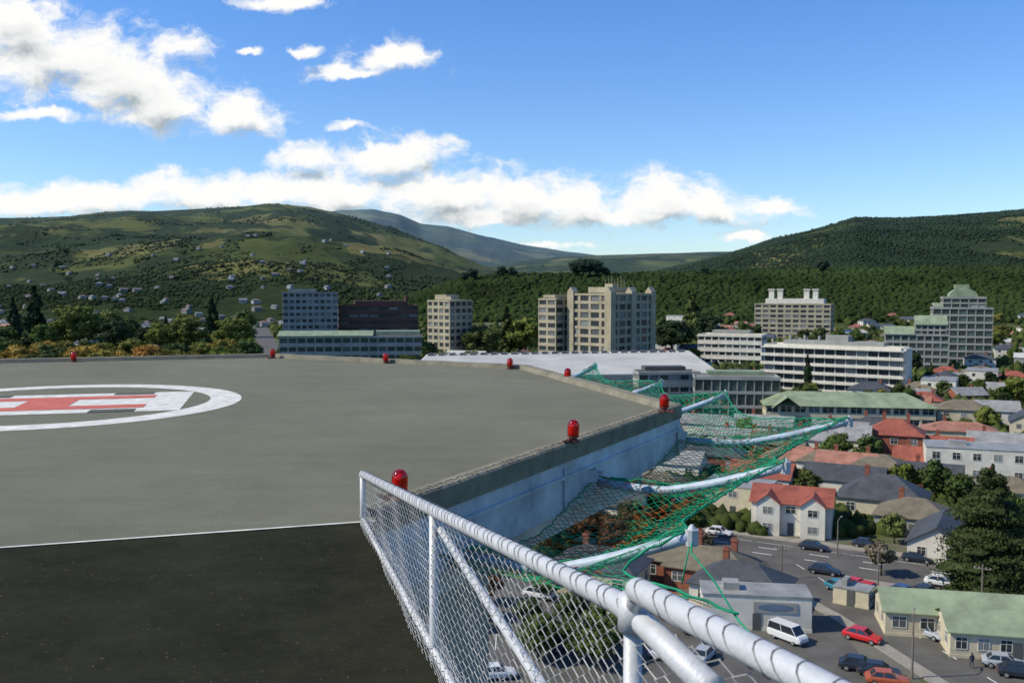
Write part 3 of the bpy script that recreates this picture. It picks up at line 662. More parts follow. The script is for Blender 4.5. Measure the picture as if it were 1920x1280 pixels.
# ---------- generic town fill ----------
ROADS=[(MR,10),(SR,7),([(-150,520),(-166,634),(-400,1450)],12)]
def clear(x,y,r):
    for fx,fy,fr in FOOT:
        if (fx-x)**2+(fy-y)**2<(fr+r)**2*.7: return False
    for pts,w in ROADS:
        for a,b_ in zip(pts[:-1],pts[1:]):
            ax,ay=a;bx,by=b_; t=max(0,min(1,((x-ax)*(bx-ax)+(y-ay)*(by-ay))/((bx-ax)**2+(by-ay)**2)))
            if math.hypot(x-ax-t*(bx-ax),y-ay-t*(by-ay))<w+r: return False
    return True
def small_house_mesh(w,d,h,rh,wall,roof,kind):
    mb=MB(); mb.box(-w/2,w/2,-d/2,d/2,-2,h,0)
    if kind=='gable':
        gable(mb,-w/2,w/2,-d/2,d/2,h,rh,.4,'x',1); mb.add([(-w/2,-d/2,h),(-w/2,d/2,h),(-w/2,0,h+rh-.1),(w/2,-d/2,h),(w/2,d/2,h),(w/2,0,h+rh-.1)],[(0,2,1),(3,4,5)],0)
    elif kind=='hip': hip(mb,-w/2,w/2,-d/2,d/2,h,rh,.4,1)
    else: mb.box(-w/2-.1,w/2+.1,-d/2-.1,d/2+.1,h,h+.4,1)
    for z in ([1.2] if h<5 else [1.2,h-2]):
        for k in range(3):
            x=-w/2+w*(k+.5)/3; mb.box(x-.7,x+.7,-d/2-.03,-d/2,z,z+1.2,2)
        for k in range(2):
            y=-d/2+d*(k+.5)/2; mb.box(-w/2-.03,-w/2,y-.6,y+.6,z,z+1.2,2); mb.box(w/2,w/2+.03,y-.6,y+.6,z,z+1.2,2)
    mb.box(w*.2,w*.2+.8,.4,1.1,h,h+rh+.8,3)
    return mb.mesh('house',[wall,roof,glass,brick])
SM=[]
for (w,d,h,rh,wa,ro,ki,lb) in ((13,9,3.5,2.4,white,greyroof,'gable','white house with a grey roof'),(12,9,3.5,2.6,cream,redroof,'hip','cream house with a red roof'),(14,10,6,2.5,white,slateroof,'hip','white two storey house with a dark roof'),
 (18,12,7,.1,white,greyroof,'flat','white flat roofed building'),(12,8,3.5,2.4,brick,greyroof,'gable','brick house with a grey roof'),(13,9,5.5,2.5,cream,slateroof,'gable','cream house with a dark roof'),(22,14,6,2,greyc,hallroof,'gable','pale warehouse with a light grey roof'),(13,10,3.6,2.8,white,tanroof,'hip','white house with a tan roof'),(12,8,3.5,2.4,cream,pinkroof,'gable','cream cottage with a faded red roof')):
    SM.append((small_house_mesh(w,d,h,rh,wa,ro,ki),lb))
cnt=0;tries=0
while cnt<145 and tries<4000:
    tries+=1; px=random.uniform(-40,1990); y=random.choice([random.uniform(180,420),random.uniform(420,1000)]); x=at(px,y)
    if px<1350 and y<430: continue
    if y>700 and 700<px<1250: continue
    if not clear(x,y,6): continue
    m,lb=random.choice(SM); o=O('house',m,None,(x,y,float(terrain(x,y))),R(random.choice([-28,62,-20,150,10]))); tag(o,lb+' in the town','house','houses across the town'); FOOT.append((x,y,6)); cnt+=1
hm_=[]
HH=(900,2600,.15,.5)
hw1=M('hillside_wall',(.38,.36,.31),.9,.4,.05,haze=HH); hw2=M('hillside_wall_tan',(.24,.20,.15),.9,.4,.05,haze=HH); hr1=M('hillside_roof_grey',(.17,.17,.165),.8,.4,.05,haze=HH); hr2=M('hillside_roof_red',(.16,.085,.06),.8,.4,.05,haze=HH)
for (wa,ro,ki,lb) in ((hw1,hr1,'gable','pale house with a grey roof'),(hw2,hr1,'hip','tan house with a grey roof'),(hw1,hr2,'hip','pale house with a red roof'),(hw2,hr2,'gable','tan house with a reddish roof')):
    hm_.append((small_house_mesh(11,8,3.0,2.0,wa,ro,ki),lb))
cnt=0
while cnt<155:
    px=random.uniform(-60,640) if random.random()<.9 else random.uniform(640,760); y=1000+1100*random.random()**1.8; x=at(px,y)
    if y>1500 and random.random()<.4: continue
    m,lb=random.choice(hm_); o=O('house',m,None,(x,y,float(terrain(x,y))+1.2),R(random.uniform(-60,60)),(random.uniform(.6,1.05),)*3); tag(o,lb+' on the hillside','house','houses on the hillside'); cnt+=1
cnt=0;tries=0
while cnt<126 and tries<4000:
    tries+=1; px=random.choice([random.uniform(480,1990),random.uniform(1250,1990)]); y=random.choice([random.uniform(160,400),random.uniform(350,950)]); x=at(px,y)
    if px<1350 and y<400: continue
    if not clear(x,y,1.5): continue
    c_=random.choice(GREENS+GREENS+DK+AUT[3:]); put_tree(random.choice(BROAD+BROAD+CONI[:1]),x,y,random.uniform(5,9)+(y>420)*random.uniform(2,8),c_,tlabel(c_)); cnt+=1
sx=[];sy=[]
for k in range(10000):
    y=math.exp(random.uniform(math.log(155),math.log(1000))); px=random.uniform(1150,2000) if y<480 else random.uniform(-60,2000); x=at(px,y)
    if clear(x,y,-1.5): sx.append(x);sy.append(y)
sx=np.array(sx);sy=np.array(sy); ss=rng.uniform(.5,1.7,len(sx))*(.8+sy/450)
h_=len(sx)//2
crowns('garden_shrubs',sx[:h_],sy[:h_],ss[:h_],(.070,.092,.025),'garden shrubs and hedges between the houses',.4,.6); crowns('town_bushes',sx[h_:],sy[h_:],ss[h_:],(.040,.057,.018),'darker bushes between the town houses',.4,.6)

# ---------- helipad ----------
def padmat():
    m,nt,b=nodes('helipad_surface'); N=nt.nodes;L=nt.links
    b.inputs['Roughness'].default_value=.9; b.inputs['Specular IOR Level'].default_value=.12
    g=N.new('ShaderNodeNewGeometry')
    def ns(sc,det,ro,mul=None):
        n=N.new('ShaderNodeTexNoise'); n.inputs['Scale'].default_value=sc;n.inputs['Detail'].default_value=det;n.inputs['Roughness'].default_value=ro
        if mul:
            mp=N.new('ShaderNodeMapping'); mp.inputs['Scale'].default_value=mul; mp.inputs['Rotation'].default_value=(0,0,R(15)); L.new(g.outputs['Position'],mp.inputs['Vector']); L.new(mp.outputs[0],n.inputs['Vector'])
        else: L.new(g.outputs['Position'],n.inputs['Vector'])
        return n.outputs['Fac']
    def rp(src,a,ca,b_,cb):
        r1=N.new('ShaderNodeValToRGB'); L.new(src,r1.inputs[0]); e=r1.color_ramp.elements
        e[0].position=a;e[0].color=(*ca,1);e[1].position=b_;e[1].color=(*cb,1); return r1.outputs[0]
    def mul(a_,b_):
        a=N.new('ShaderNodeMix');a.data_type='RGBA';a.blend_type='MULTIPLY';a.inputs[0].default_value=1;L.new(a_,a.inputs[6]);L.new(b_,a.inputs[7]); return a.outputs[2]
    c=rp(ns(.4,9,.6),.30,(.142,.142,.100),.72,(.190,.188,.136))
    c=mul(c,rp(ns(1,6,.7,(.5,3.5,1)),.35,(.94,.94,.94),.7,(1.05,1.05,1.05)))
    c=mul(c,rp(ns(2.5,9,.78),.36,(.92,.92,.91),.64,(1.05,1.05,1.05)))
    c=mul(c,rp(ns(95,5,.85),.32,(.64,.64,.64),.68,(1.34,1.34,1.32)))
    w=N.new('ShaderNodeTexNoise'); w.inputs['Scale'].default_value=.35; w.inputs['Detail'].default_value=1; L.new(g.outputs['Position'],w.inputs['Vector'])
    s=N.new('ShaderNodeMath'); s.operation='MULTIPLY'; s.inputs[1].default_value=26; L.new(w.outputs['Fac'],s.inputs[0])
    f=N.new('ShaderNodeMath'); f.operation='FRACT'; L.new(s.outputs[0],f.inputs[0])
    c=mul(c,rp(f.outputs[0],.0,(1.10,1.09,1.03),.03,(1,1,1)))
    L.new(c,b.inputs['Base Color'])
    bp=N.new('ShaderNodeBump');bp.inputs['Strength'].default_value=.6;bp.inputs['Distance'].default_value=.012;L.new(ns(85,4,.7),bp.inputs['Height']);L.new(bp.outputs[0],b.inputs['Normal'])
    return m
def matmat():
    m,nt,b=nodes('black_rubber_mat'); N=nt.nodes;L=nt.links
    b.inputs['Roughness'].default_value=1.0; b.inputs['Specular IOR Level'].default_value=.03
    g=N.new('ShaderNodeNewGeometry')
    mp=N.new('ShaderNodeMapping'); mp.inputs['Rotation'].default_value=(0,0,R(-14)); L.new(g.outputs['Position'],mp.inputs['Vector'])
    w=N.new('ShaderNodeTexWave'); w.bands_direction='Y'; w.inputs['Scale'].default_value=17; w.inputs['Distortion'].default_value=2.5; w.inputs['Detail'].default_value=5; w.inputs['Detail Scale'].default_value=2.5; L.new(mp.outputs[0],w.inputs['Vector'])
    n=N.new('ShaderNodeTexNoise'); n.inputs['Scale'].default_value=1.2;n.inputs['Detail'].default_value=12;n.inputs['Roughness'].default_value=.85; L.new(g.outputs['Position'],n.inputs['Vector'])
    r=N.new('ShaderNodeValToRGB'); L.new(n.outputs['Fac'],r.inputs[0]); e=r.color_ramp.elements
    e[0].position=.3;e[0].color=(.012,.0125,.008,1);e[1].position=.7;e[1].color=(.040,.040,.026,1)
    n2=N.new('ShaderNodeTexNoise'); n2.inputs['Scale'].default_value=48;n2.inputs['Detail'].default_value=2; L.new(g.outputs['Position'],n2.inputs['Vector'])
    r2=N.new('ShaderNodeValToRGB'); L.new(n2.outputs['Fac'],r2.inputs[0]); e=r2.color_ramp.elements; e[0].position=.71; e[0].color=(0,0,0,1); e[1].position=.75; e[1].color=(1,1,1,1)
    mx=N.new('ShaderNodeMix'); mx.data_type='RGBA'; L.new(r2.outputs[0],mx.inputs[0]); L.new(r.outputs[0],mx.inputs[6]); mx.inputs[7].default_value=(.13,.12,.085,1)
    wr=N.new('ShaderNodeMapRange'); L.new(w.outputs['Fac'],wr.inputs[0]); wr.inputs[3].default_value=.82; wr.inputs[4].default_value=1.15
    m3=N.new('ShaderNodeMix'); m3.data_type='RGBA'; m3.blend_type='MULTIPLY'; m3.inputs[0].default_value=1; L.new(mx.outputs[2],m3.inputs[6]); L.new(wr.outputs[0],m3.inputs[7])
    L.new(m3.outputs[2],b.inputs['Base Color'])
    bp=N.new('ShaderNodeBump');bp.inputs['Strength'].default_value=.5;bp.inputs['Distance'].default_value=.005;L.new(w.outputs['Fac'],bp.inputs['Height']);L.new(bp.outputs[0],b.inputs['Normal'])
    return m
pc=Vector((-6.8,13.85,0)); PR=9.17
def pv_(k,r=PR,z=40): a=R(-5.9+45*k); return Vector((pc.x+r*math.cos(a),pc.y+r*math.sin(a),z))
helipad=O('helipad',None,None,(pc.x,pc.y,0)); tag(helipad,'octagonal rooftop helipad with white ring and red H','helipad')
def sub(name,mb,mats,smooth=False):
    o=mb.obj(name,mats,helipad,smooth); o.location=(-pc.x,-pc.y,0); return o
mb=MB(); mb.prism([pv_(k,PR-.02) for k in range(8)],39.5,40.0); sub('deck',mb,padmat())
kerbm=M('kerb_concrete',(.20,.185,.135),.95,.35,4,bump=.6,bscale=40)
mb=MB()
for k in range(8):
    if k==6: continue
    ns_=40
    def wob(p): return .003*math.sin(p.x*9.1+p.y*5.3)
    for s in range(ns_):
        t0=s/ns_; t1=(s+1)/ns_
        o0,o1=pv_(k,PR+.04).lerp(pv_(k+1,PR+.04),t0),pv_(k,PR+.04).lerp(pv_(k+1,PR+.04),t1)
        i0,i1=pv_(k,PR-.19).lerp(pv_(k+1,PR-.19),t0),pv_(k,PR-.19).lerp(pv_(k+1,PR-.19),t1)
        z=.09; mo0=o0.lerp(i0,.1);mo1=o1.lerp(i1,.1);mi0=o0.lerp(i0,.85);mi1=o1.lerp(i1,.85)
        up=lambda p,zz: Vector((p.x,p.y,40+zz+(wob(p) if zz>.05 else 0)))
        vs=[up(o0,-.10),up(o1,-.10),up(o0,z-.015),up(o1,z-.015),up(mo0,z),up(mo1,z),up(mi0,z-.005),up(mi1,z-.005),up(i0,.0),up(i1,.0)]
        mb.add(vs,[(0,1,3,2),(2,3,5,4),(4,5,7,6),(6,7,9,8)])
sub('kerb',mb,kerbm)
mb=MB(); a=pv_(7,PR+.02,40.095); b_=pv_(8,PR+.02,40.095); d_=(b_-a); nn=Vector((d_.y,-d_.x,0)).normalized(); pts=[]
for s in range(0,600):
    t=s/600; p=a.lerp(b_,t); pts.append(p+nn*(.015*math.sin(s*.7+math.sin(s*.21)*2)-.03)+Vector((0,0,.004+.012*abs(math.cos(s*.7)))))
mb.tube(pts,.004,4); sub('lacing_wire',mb,M('rusty_lacing_wire',(.18,.15,.11),.8,.4,8))
fasm=M('fascia_painted_concrete',(.45,.49,.52),.7,.42,1.6,bump=.4,bscale=12)
mb=MB()
q=lambda p,z:Vector((p.x,p.y,z))
for k in range(8):
    o0,o1=pv_(k,PR+.02),pv_(k+1,PR+.02); b0,b1=pv_(k,PR-.5),pv_(k+1,PR-.5)
    mb.add([q(o0,39.9),q(o1,39.9),q(o0,39.38),q(o1,39.38),q(b0,39.38),q(b1,39.38)],[(0,2,3,1),(2,4,5,3)])
    m0,m1=pv_(k,PR+.05),pv_(k+1,PR+.05)
    for t in (.02,.46,.98):
        p=m0.lerp(m1,t); dd=(m1-m0).normalized()*.02; mb.add([q(p-dd,39.84),q(p+dd,39.84),q(p+dd,39.4),q(p-dd,39.4)],[(0,3,2,1)])
    mb.add([q(m0,39.76),q(m1,39.76),q(m0,39.73),q(m1,39.73)],[(0,2,3,1)]); mb.add([q(o0,39.765),q(o1,39.765),q(m0,39.76),q(m1,39.76)],[(0,2,3,1)])
mb.prism([pv_(k,PR-.5) for k in range(8)],38.9,39.37); sub('fascia',mb,fasm)
wm=M('pad_white_paint',(.64,.635,.56),.8,.3,5); rm=M('pad_red_paint',(.52,.13,.09),.8,.25,5); gm_=M('pad_dark_patch',(.085,.088,.068),.9,.2,4)
hc=Vector((-6.83,13.66,0)); ha=R(14); e1=Vector((math.cos(ha),math.sin(ha),0)); e2=Vector((-math.sin(ha),math.cos(ha),0))
mb=MB(); n_=120; ri,ro=2.28,2.74
mb.add([(hc.x+r_*math.cos(2*math.pi*k/n_),hc.y+r_*math.sin(2*math.pi*k/n_),40.004) for r_ in (ri,ro) for k in range(n_)],[(k,n_+k,n_+(k+1)%n_,(k+1)%n_) for k in range(n_)]); sub('ring_marking',mb,wm)
def rect(mb,a0,a1,b0,b1,z,mi=0):
    mb.add([hc+e1*a0+e2*b0+Vector((0,0,z)),hc+e1*a1+e2*b0+Vector((0,0,z)),hc+e1*a1+e2*b1+Vector((0,0,z)),hc+e1*a0+e2*b1+Vector((0,0,z))],[(0,1,2,3)],mi)
mb=MB(); rect(mb,-1.95,1.95,-1.22,1.22,40.004); sub('cross_marking',mb,wm)
mb=MB()
for s in (-1,1):
    for (a0,a1) in ((.75,1.35),(-1.35,-.75)): rect(mb,a0,a1,min(s*.92,s*1.22),max(s*.92,s*1.22),40.008)
sub('dark_corner_marking',mb,gm_)
mb=MB(); rect(mb,-1.42,1.42,.40,.80,40.008); rect(mb,-1.42,1.42,-.80,-.40,40.008); rect(mb,-.35,.35,-.40,.40,40.008); sub('letter_h_marking',mb,rm)
# walkway mat
A=D(680,888,6.62); J=D(1187,1143,2.05)
fa=Vector((A.x,A.y,40)); fj=Vector((J.x,J.y,40)); fd=(fj-fa).normalized(); fend=fa+fd*11
c6=pv_(7); c5=pv_(6)
mb=MB(); mb.prism([c6+Vector((0,-.03,0)),c5,c5+Vector((-1,-9,0)),fend,fa+fd*.05],39.7,40.003)
w=mb.obj('walkway_slab',matmat()); tag(w,'black ribbed rubber matting on the access walkway','walkway')
mb=MB(); dd=(c5-c6).normalized(); nn=Vector((dd.y,-dd.x,0))
if nn.y>0: nn=-nn
mb.add([c6+Vector((0,0,.008))+dd*-.02,c5+Vector((0,0,.008)),c5+Vector((0,0,.008))+nn*.03,c6+Vector((0,0,.008))+nn*.03+dd*-.02],[(0,1,2,3)]); sub('edge_line_marking',mb,wm)
hb=O('hospital_building',None,None,(pc.x,pc.y,0)); tag(hb,'concrete hospital tower carrying the rooftop helipad','hospital')
mb=MB(); mb.box(-13,5.6,-24,6,0,36); mb.prism([(math.cos(R(-5.9+45*k))*6.5,math.sin(R(-5.9+45*k))*6.5) for k in range(8)],36,38.89); mb.box(-9,5.4,-23,-9,36,39.69); mb.obj('wall',greyc,hb)

# ---------- red obstruction lights ----------
lm,nt,b=nodes('red_lens'); b.inputs['Base Color'].default_value=(.62,.010,.006,1); b.inputs['Roughness'].default_value=.08; b.inputs['Specular IOR Level'].default_value=.6
b.inputs['Transmission Weight'].default_value=.85
lbm=M('lamp_base_rust',(.13,.05,.035),.6,.3,20,metal=.3)
def lathe(pr,n=24):
    mb=MB(); k=len(pr)
    vs=[(r_*math.cos(2*math.pi*j/n),r_*math.sin(2*math.pi*j/n),z) for (r_,z) in pr for j in range(n)]
    mb.add(vs,[(i*n+j,i*n+(j+1)%n,(i+1)*n+(j+1)%n,(i+1)*n+j) for i in range(k-1) for j in range(n)]+[tuple(range(n))[::-1],tuple((k-1)*n+j for j in range(n))]); return mb
lens=lathe([(.055,0),(.066,.008),(.068,.05),(.068,.11),(.064,.14),(.053,.163),(.034,.178),(.012,.184)]).mesh('lens',lm,True)
inner=lathe([(.03,0),(.04,.02),(.04,.1),(.02,.13)],12).mesh('bulb_holder',M('lamp_bulb_holder',(.85,.30,.10),.4))
bs=lathe([(.08,0),(.08,.015),(.05,.022),(.045,.05),(.068,.055),(.068,.07)],16); bs.box(.06,.11,-.02,.02,.0,.04); bsm=bs.mesh('lamp_base',lbm)
br=MB(); br.tube([(0,0,.03),(.06,0,.015),(.12,0,.01),(.2,0,.03)],.016,6); brm=br.mesh('bracket',lbm)
LP=[(-.86,7.05,.09,.92),(.64,9.75,.09,.92),(1.99,12.15,.09,.92)]
for x,y in [(1.02,17.1),(-.05,19.55),(-2.85,21.05),(-5.8,22.6),(-10.1,21.45)]: LP.append((x,y,.0,.92))
for (x,y,z,s) in LP:
    e=O('obstruction_light',None,None,(x,y,40+z),0,(s,s,s)); tag(e,'red domed obstruction lamp on the helipad kerb','warning light','warning lights round the helipad')
    O('lamp_base',bsm,e); O('lens',lens,e,(0,0,.07)); O('bulb_holder',inner,e,(0,0,.072)); O('bracket',brm,e)
    e.rotation_euler=(R(random.uniform(-4,4)),R(random.uniform(-4,4)),random.uniform(0,6.28))

# ---------- chain link fence ----------
fence=O('chain_link_fence',None,None,fa); tag(fence,'galvanised chain link safety fence along the walkway edge','fence')
def fsub(name,mb,mat,smooth=True):
    o=mb.obj(name,mat,fence,smooth); o.location=-fa; return o
B2=D(1335,1292,1.62); S0=D(1196,1106,1.98); S1=D(1545,1290,1.46); S2=S1+(S1-S0)*1.2
mb=MB(); mb.tube([A+Vector((-.01,.02,-.06)),A+Vector((0,0,0)),A.lerp(J,.02),A.lerp(J,.5)+Vector((0,0,-.006)),J.lerp(A,.02),J+Vector((.02,-.03,-.02)),B2],[.024,.027,.027,.027,.027,.027,.027],20); fsub('top_rail',mb,galv)
mb=MB(); mb.tube([S0-(S1-S0)*.03,S0,S1,S2],[.022,.0275,.0275,.0275],24); fsub('upper_rail',mb,galv)
def onf(t,z,dx=0): p=A.lerp(J,t); return Vector((p.x+dx,p.y,z))
for (p,z0) in ((onf(0.0,A.z),39.9),(onf(.532,A.lerp(J,.532).z-.02),39.3),(J+Vector((.0,0,0)),39.2)):
    mb=MB(); mb.tube([Vector((p.x,p.y,z0)),Vector((p.x,p.y,p.z))],.021,12); fsub('post',mb,galv)
mb=MB(); mb.tube([onf(.515,40.62,.03),onf(.525,40.61,.03),onf(.84,40.50,.03),onf(1.1,40.41,.03)],[.026,.018,.018,.018],12); fsub('brace_rail',mb,galv)
mb=MB(); mb.tube([onf(0,40.04),onf(.5,40.045),onf(1.0,40.04),onf(1.35,40.04)],.019,12); fsub('bottom_rail',mb,railp)
mb=MB(); mb.tube([J+Vector((0,0,-.0)),S0+Vector((0,0,0))],.02,10); mb.tube([J+Vector((0,0,-.045)),J+Vector((0,0,.035))],.034,14); fsub('rail_joint',mb,galv)
def coil(P,Q,rad,pitch,wr):
    d=(Q-P); Ln=d.length; t=d.normalized(); a=t.orthogonal().normalized(); b_=t.cross(a); mb=MB(); pts=[]; n_=int(Ln/pitch)
    for k in range(n_*14):
        th=2*math.pi*k/14; f=(k%14)/14; s=(k//14+ (f*.35 if f<.75 else .2625+(f-.75)*2.95))*pitch + .012*math.sin(k//14*2.3)
        pts.append(P+t*s+(a*math.cos(th)+b_*math.sin(th))*(rad+.001*math.sin(th*3)))
    mb.tube(pts,wr,5,caps=False); return mb
darkw=M('dull_tie_wire',(.20,.21,.21),.5,.3,20,metal=.3)
fsub('tie_wire',coil(A,J,.0285,.064,.0015),darkw); fsub('tie_wire',coil(S0,S2,.0288,.064,.0014),darkw)
def chain(Pa,Pb,zbot,w_=.042,dh=.0225,wr=.0016,dx=0,hmax=9):
    mb=MB(); hd=Vector((Pb.x-Pa.x,Pb.y-Pa.y,0)); Ln=hd.length; hd.normalize(); nrm=Vector((-hd.y,hd.x,0)); n_=int(Ln/w_)
    for i in range(n_+1):
        pts=[]; k=0
        while k<80:
            sgn=1 if (i+k)%2 else -1
            s=i*w_+sgn*w_/2*1.04; ss=max(0,min(Ln,s)); zt=min(Pa.z+(Pb.z-Pa.z)*ss/Ln-.012,zbot+hmax)
            z=zt-k*dh
            if z<zbot+random.uniform(-.03,.01): break
            wb_=.006*math.sin(s*7+z*9)
            pts.append(Vector((Pa.x,Pa.y,0))+hd*(s+.006*math.sin(z*17+s*3))+nrm*(sgn*.0025+wb_+.012*math.sin(s*2.1)+dx)+Vector((0,0,z))); k+=1
        if len(pts)>1: mb.tube(pts,wr,4,caps=False)
    return mb
fsub('wire_mesh',chain(A,J,39.97),wirem,False); fsub('wire_mesh',chain(J,S2+Vector((0,0,-.02)),39.6),wirem,False)
fsub('wire_mesh_skirt',chain(A,J,39.96,.040,.020,.0020,.026,.16),wirem,False); fsub('wire_mesh_skirt',chain(A,J,39.955,.043,.021,.0020,-.026,.12),wirem,False)

# ---------- net arms and net ----------
def arm(base,tip,label='pale blue painted steel arm holding the safety net'):
    base=Vector(base);tip=Vector(tip); pts=[]
    for k in range(11):
        t=k/10; p=base.lerp(tip,t)
        zc=base.z+(tip.z-base.z)*max(0,(t-.42)/.58)**1.25-.03*math.sin(min(1,t/.5)*math.pi)
        pts.append(Vector((p.x,p.y,zc)))
    e=O('net_support_arm',None,None,base); tag(e,label,'support arm','safety net arms')
    mb=MB(); mb.tube([q-base for q in pts],.048,14); mb.obj('pipe',armpaint,e,True)
    mb=MB(); d_=(pts[1]-pts[0]).normalized(); mb.tube([d_*-.06,d_*.03],.09,10)
    for a in range(4):
        q=Vector((d_.y,-d_.x,0))*(.09 if a%2 else -.09)+Vector((0,0,.09 if a<2 else -.09)); mb.tube([q-d_*.02,q+d_*.05],.02,6)
    mb.box(-.1,.0,-.1,.1,-.14,.14); mb.obj('flange',galv,e)
    mb=MB(); tp=pts[-1]-base; mb.tube([tp+Vector((0,0,-.07)),tp+Vector((0,0,.05))],.052,10); mb.tube([tp+Vector((0,0,.05)),tp+Vector((0,0,.085))],[.035,.012],8); mb.obj('end_cap',galv,e)
    return pts
A1=arm((2.38,12.86,39.6),D(1592,790,12.55)); A2=arm((.93,10.22,39.57),D(1473,874,9.22)); A3=arm((-.42,7.8,39.45),D(1297,1004,6.85))
A4=arm((1.75,15.0,39.62),D(1360,740,15.45)); A5=arm((1.17,16.95,39.65),D(1240,718,17.4)); A6=arm((.38,19.7,39.65),D(1116,687,20.9))
qe=A3[-1]
e0=[Vector((-.62,7.45,39.5)).lerp(Vector((1.42,5.75,39.62)),(k/10)) for k in range(11)]
netb=MB(); rope=MB()
def netpatch(Pa,Pb,nu,sag,pull=.22,nv=42,orange=.1,wr=.0036):
    gr=[]
    def S(P,t):
        f=t*(len(P)-1); i=min(int(f),len(P)-2); return P[i].lerp(P[i+1],f-i)
    for i in range(nu+1):
        row=[]
        for j in range(nv+1):
            u=i/nu;v=j/nv; p=S(Pa,v).lerp(S(Pb,v),u)
            s=math.sin(math.pi*u)**.8*(.35+.65*math.sin(math.pi*min(1,.15+v*.8)))*sag
            p=p+Vector((random.uniform(-.011,.011),random.uniform(-.011,.011),-s+random.uniform(-.014,.014)+.03*math.sin(u*9+v*7)+ .05))
            p+= (S(Pa,0).lerp(S(Pb,0),u)-p)*(pull*math.sin(math.pi*u)*v)
            row.append(p)
        gr.append(row)
    for i in range(nu+1):
        for j in range(nv+1):
            if (i+j)%2: continue
            for di,dj in ((1,1),(1,-1)):
                a,b_=i+di,j+dj
                if a<=nu and 0<=b_<=nv:
                    patch=.5+.5*math.sin(i*.35+j*.2)
                    og=1 if random.random()<orange*2*patch*(1.5 if j<nv*.6 else .5) else 0
                    netb.tube([gr[i][j],gr[a][b_]],wr,3,og,caps=False)
    rope.tube([gr[i][nv] for i in range(nu+1)],.010,5); rope.tube([gr[i][0] for i in range(nu+1)],.007,5)
    rope.tube([gr[0][j]+Vector((0,0,.01)) for j in range(nv+1)],.008,5)
netpatch(A3,e0,24,.12,.3,30,.08,.0028); netpatch(A2,A3,72,.36,orange=.22,wr=.0036); netpatch(A1,A2,80,.38,orange=.08,wr=.0040); netpatch(A4,A1,60,.3,wr=.0044); netpatch(A5,A4,42,.2,wr=.0046); netpatch(A6,A5,60,.22,wr=.005)
rope.tube([qe+Vector((0,0,.02)),qe+Vector((-.02,-.1,-.10)),qe.lerp(Vector((1.42,5.75,39.62)),.5)+Vector((0,0,-.03)),Vector((1.42,5.75,39.62)),Vector((1.7,5.0,39.4))],.007,6)
rope.tube([qe+Vector((0,0,.0)),qe+Vector((-.06,-.08,-.2)),qe+Vector((-.08,-.05,-.35))],.006,5)
ne=O('safety_net',None,None,(2.4,12.8,39.6)); tag(ne,'sagging green rope safety net slung around the helipad','safety net')
o=netb.obj('netting',[netm,neto],ne); o.location=-ne.location; o=rope.obj('edge_rope',netm,ne,True); o.location=-ne.location

# ---------- world ----------
w=bpy.data.worlds.new('World'); scene.world=w; w.use_nodes=True; nt=w.node_tree; N=nt.nodes; L=nt.links; bg=N['Background']
try: w.cycles.sampling_method='MANUAL'; w.cycles.sample_map_resolution=256
except Exception as ex: print(ex)
SEL=42; SAZ=-98
sky=N.new('ShaderNodeTexSky'); sky.sky_type='NISHITA'; sky.sun_disc=False; sky.sun_elevation=R(SEL); sky.sun_rotation=R(SAZ%360); sky.air_density=1.0; sky.dust_density=.3; sky.ozone_density=2.0
def blob(px,py,rx,ry):
    r=ray(px,py); return (r.x/r.y,r.z/r.y,rx/F,ry/F)
BL_=[(30,60,150,70),(120,110,185,72),(230,150,150,66),(300,192,110,50),(440,212,95,42),(70,215,110,13),(350,85,60,26),(10,25,110,45),
(60,380,180,30),(220,370,160,34),(380,362,150,38),(530,360,140,42),(640,358,150,48),(730,296,120,44),(790,276,80,30),(565,292,75,28),(830,364,170,56),(980,374,160,54),(1100,382,130,46),(1240,378,120,48),(1340,384,120,38),(1440,384,85,22),(900,406,200,26),(1150,406,190,20),
(730,105,80,32),(640,132,85,13),(535,3,100,18),(572,96,30,9),(470,97,26,6),(650,242,42,10),(1035,461,62,8),(1400,446,52,12)]
grp=bpy.data.node_groups.new('cloud_density','ShaderNodeTree')
grp.interface.new_socket('P',in_out='INPUT',socket_type='NodeSocketVector'); grp.interface.new_socket('D',in_out='OUTPUT',socket_type='NodeSocketFloat'); grp.interface.new_socket('S',in_out='OUTPUT',socket_type='NodeSocketFloat')
gN=grp.nodes; gL=grp.links; gi_=gN.new('NodeGroupInput'); go=gN.new('NodeGroupOutput')
def vm(op,a,b_=None):
    n=gN.new('ShaderNodeVectorMath'); n.operation=op
    for k,s in enumerate((a,b_)):
        if s is None: continue
        if isinstance(s,tuple): n.inputs[k].default_value=s
        else: gL.new(s,n.inputs[k])
    return n
def fm_(op,a,b_=None,Nn=gN,Ll=gL):
    n=Nn.new('ShaderNodeMath'); n.operation=op
    for k,s in enumerate((a,b_)):
        if s is None: continue
        if isinstance(s,(int,float)): n.inputs[k].default_value=s
        else: Ll.new(s,n.inputs[k])
    return n.outputs[0]
nw=gN.new('ShaderNodeTexNoise'); nw.inputs['Scale'].default_value=18; nw.inputs['Detail'].default_value=6; nw.inputs['Roughness'].default_value=.6; gL.new(gi_.outputs[0],nw.inputs['Vector'])
wp=vm('SUBTRACT',nw.outputs['Color'],(.5,.5,.5)).outputs[0]; wp=vm('MULTIPLY',wp,(.07,.034,0)).outputs[0]; pp=vm('ADD',gi_.outputs[0],wp).outputs[0]
acc=None
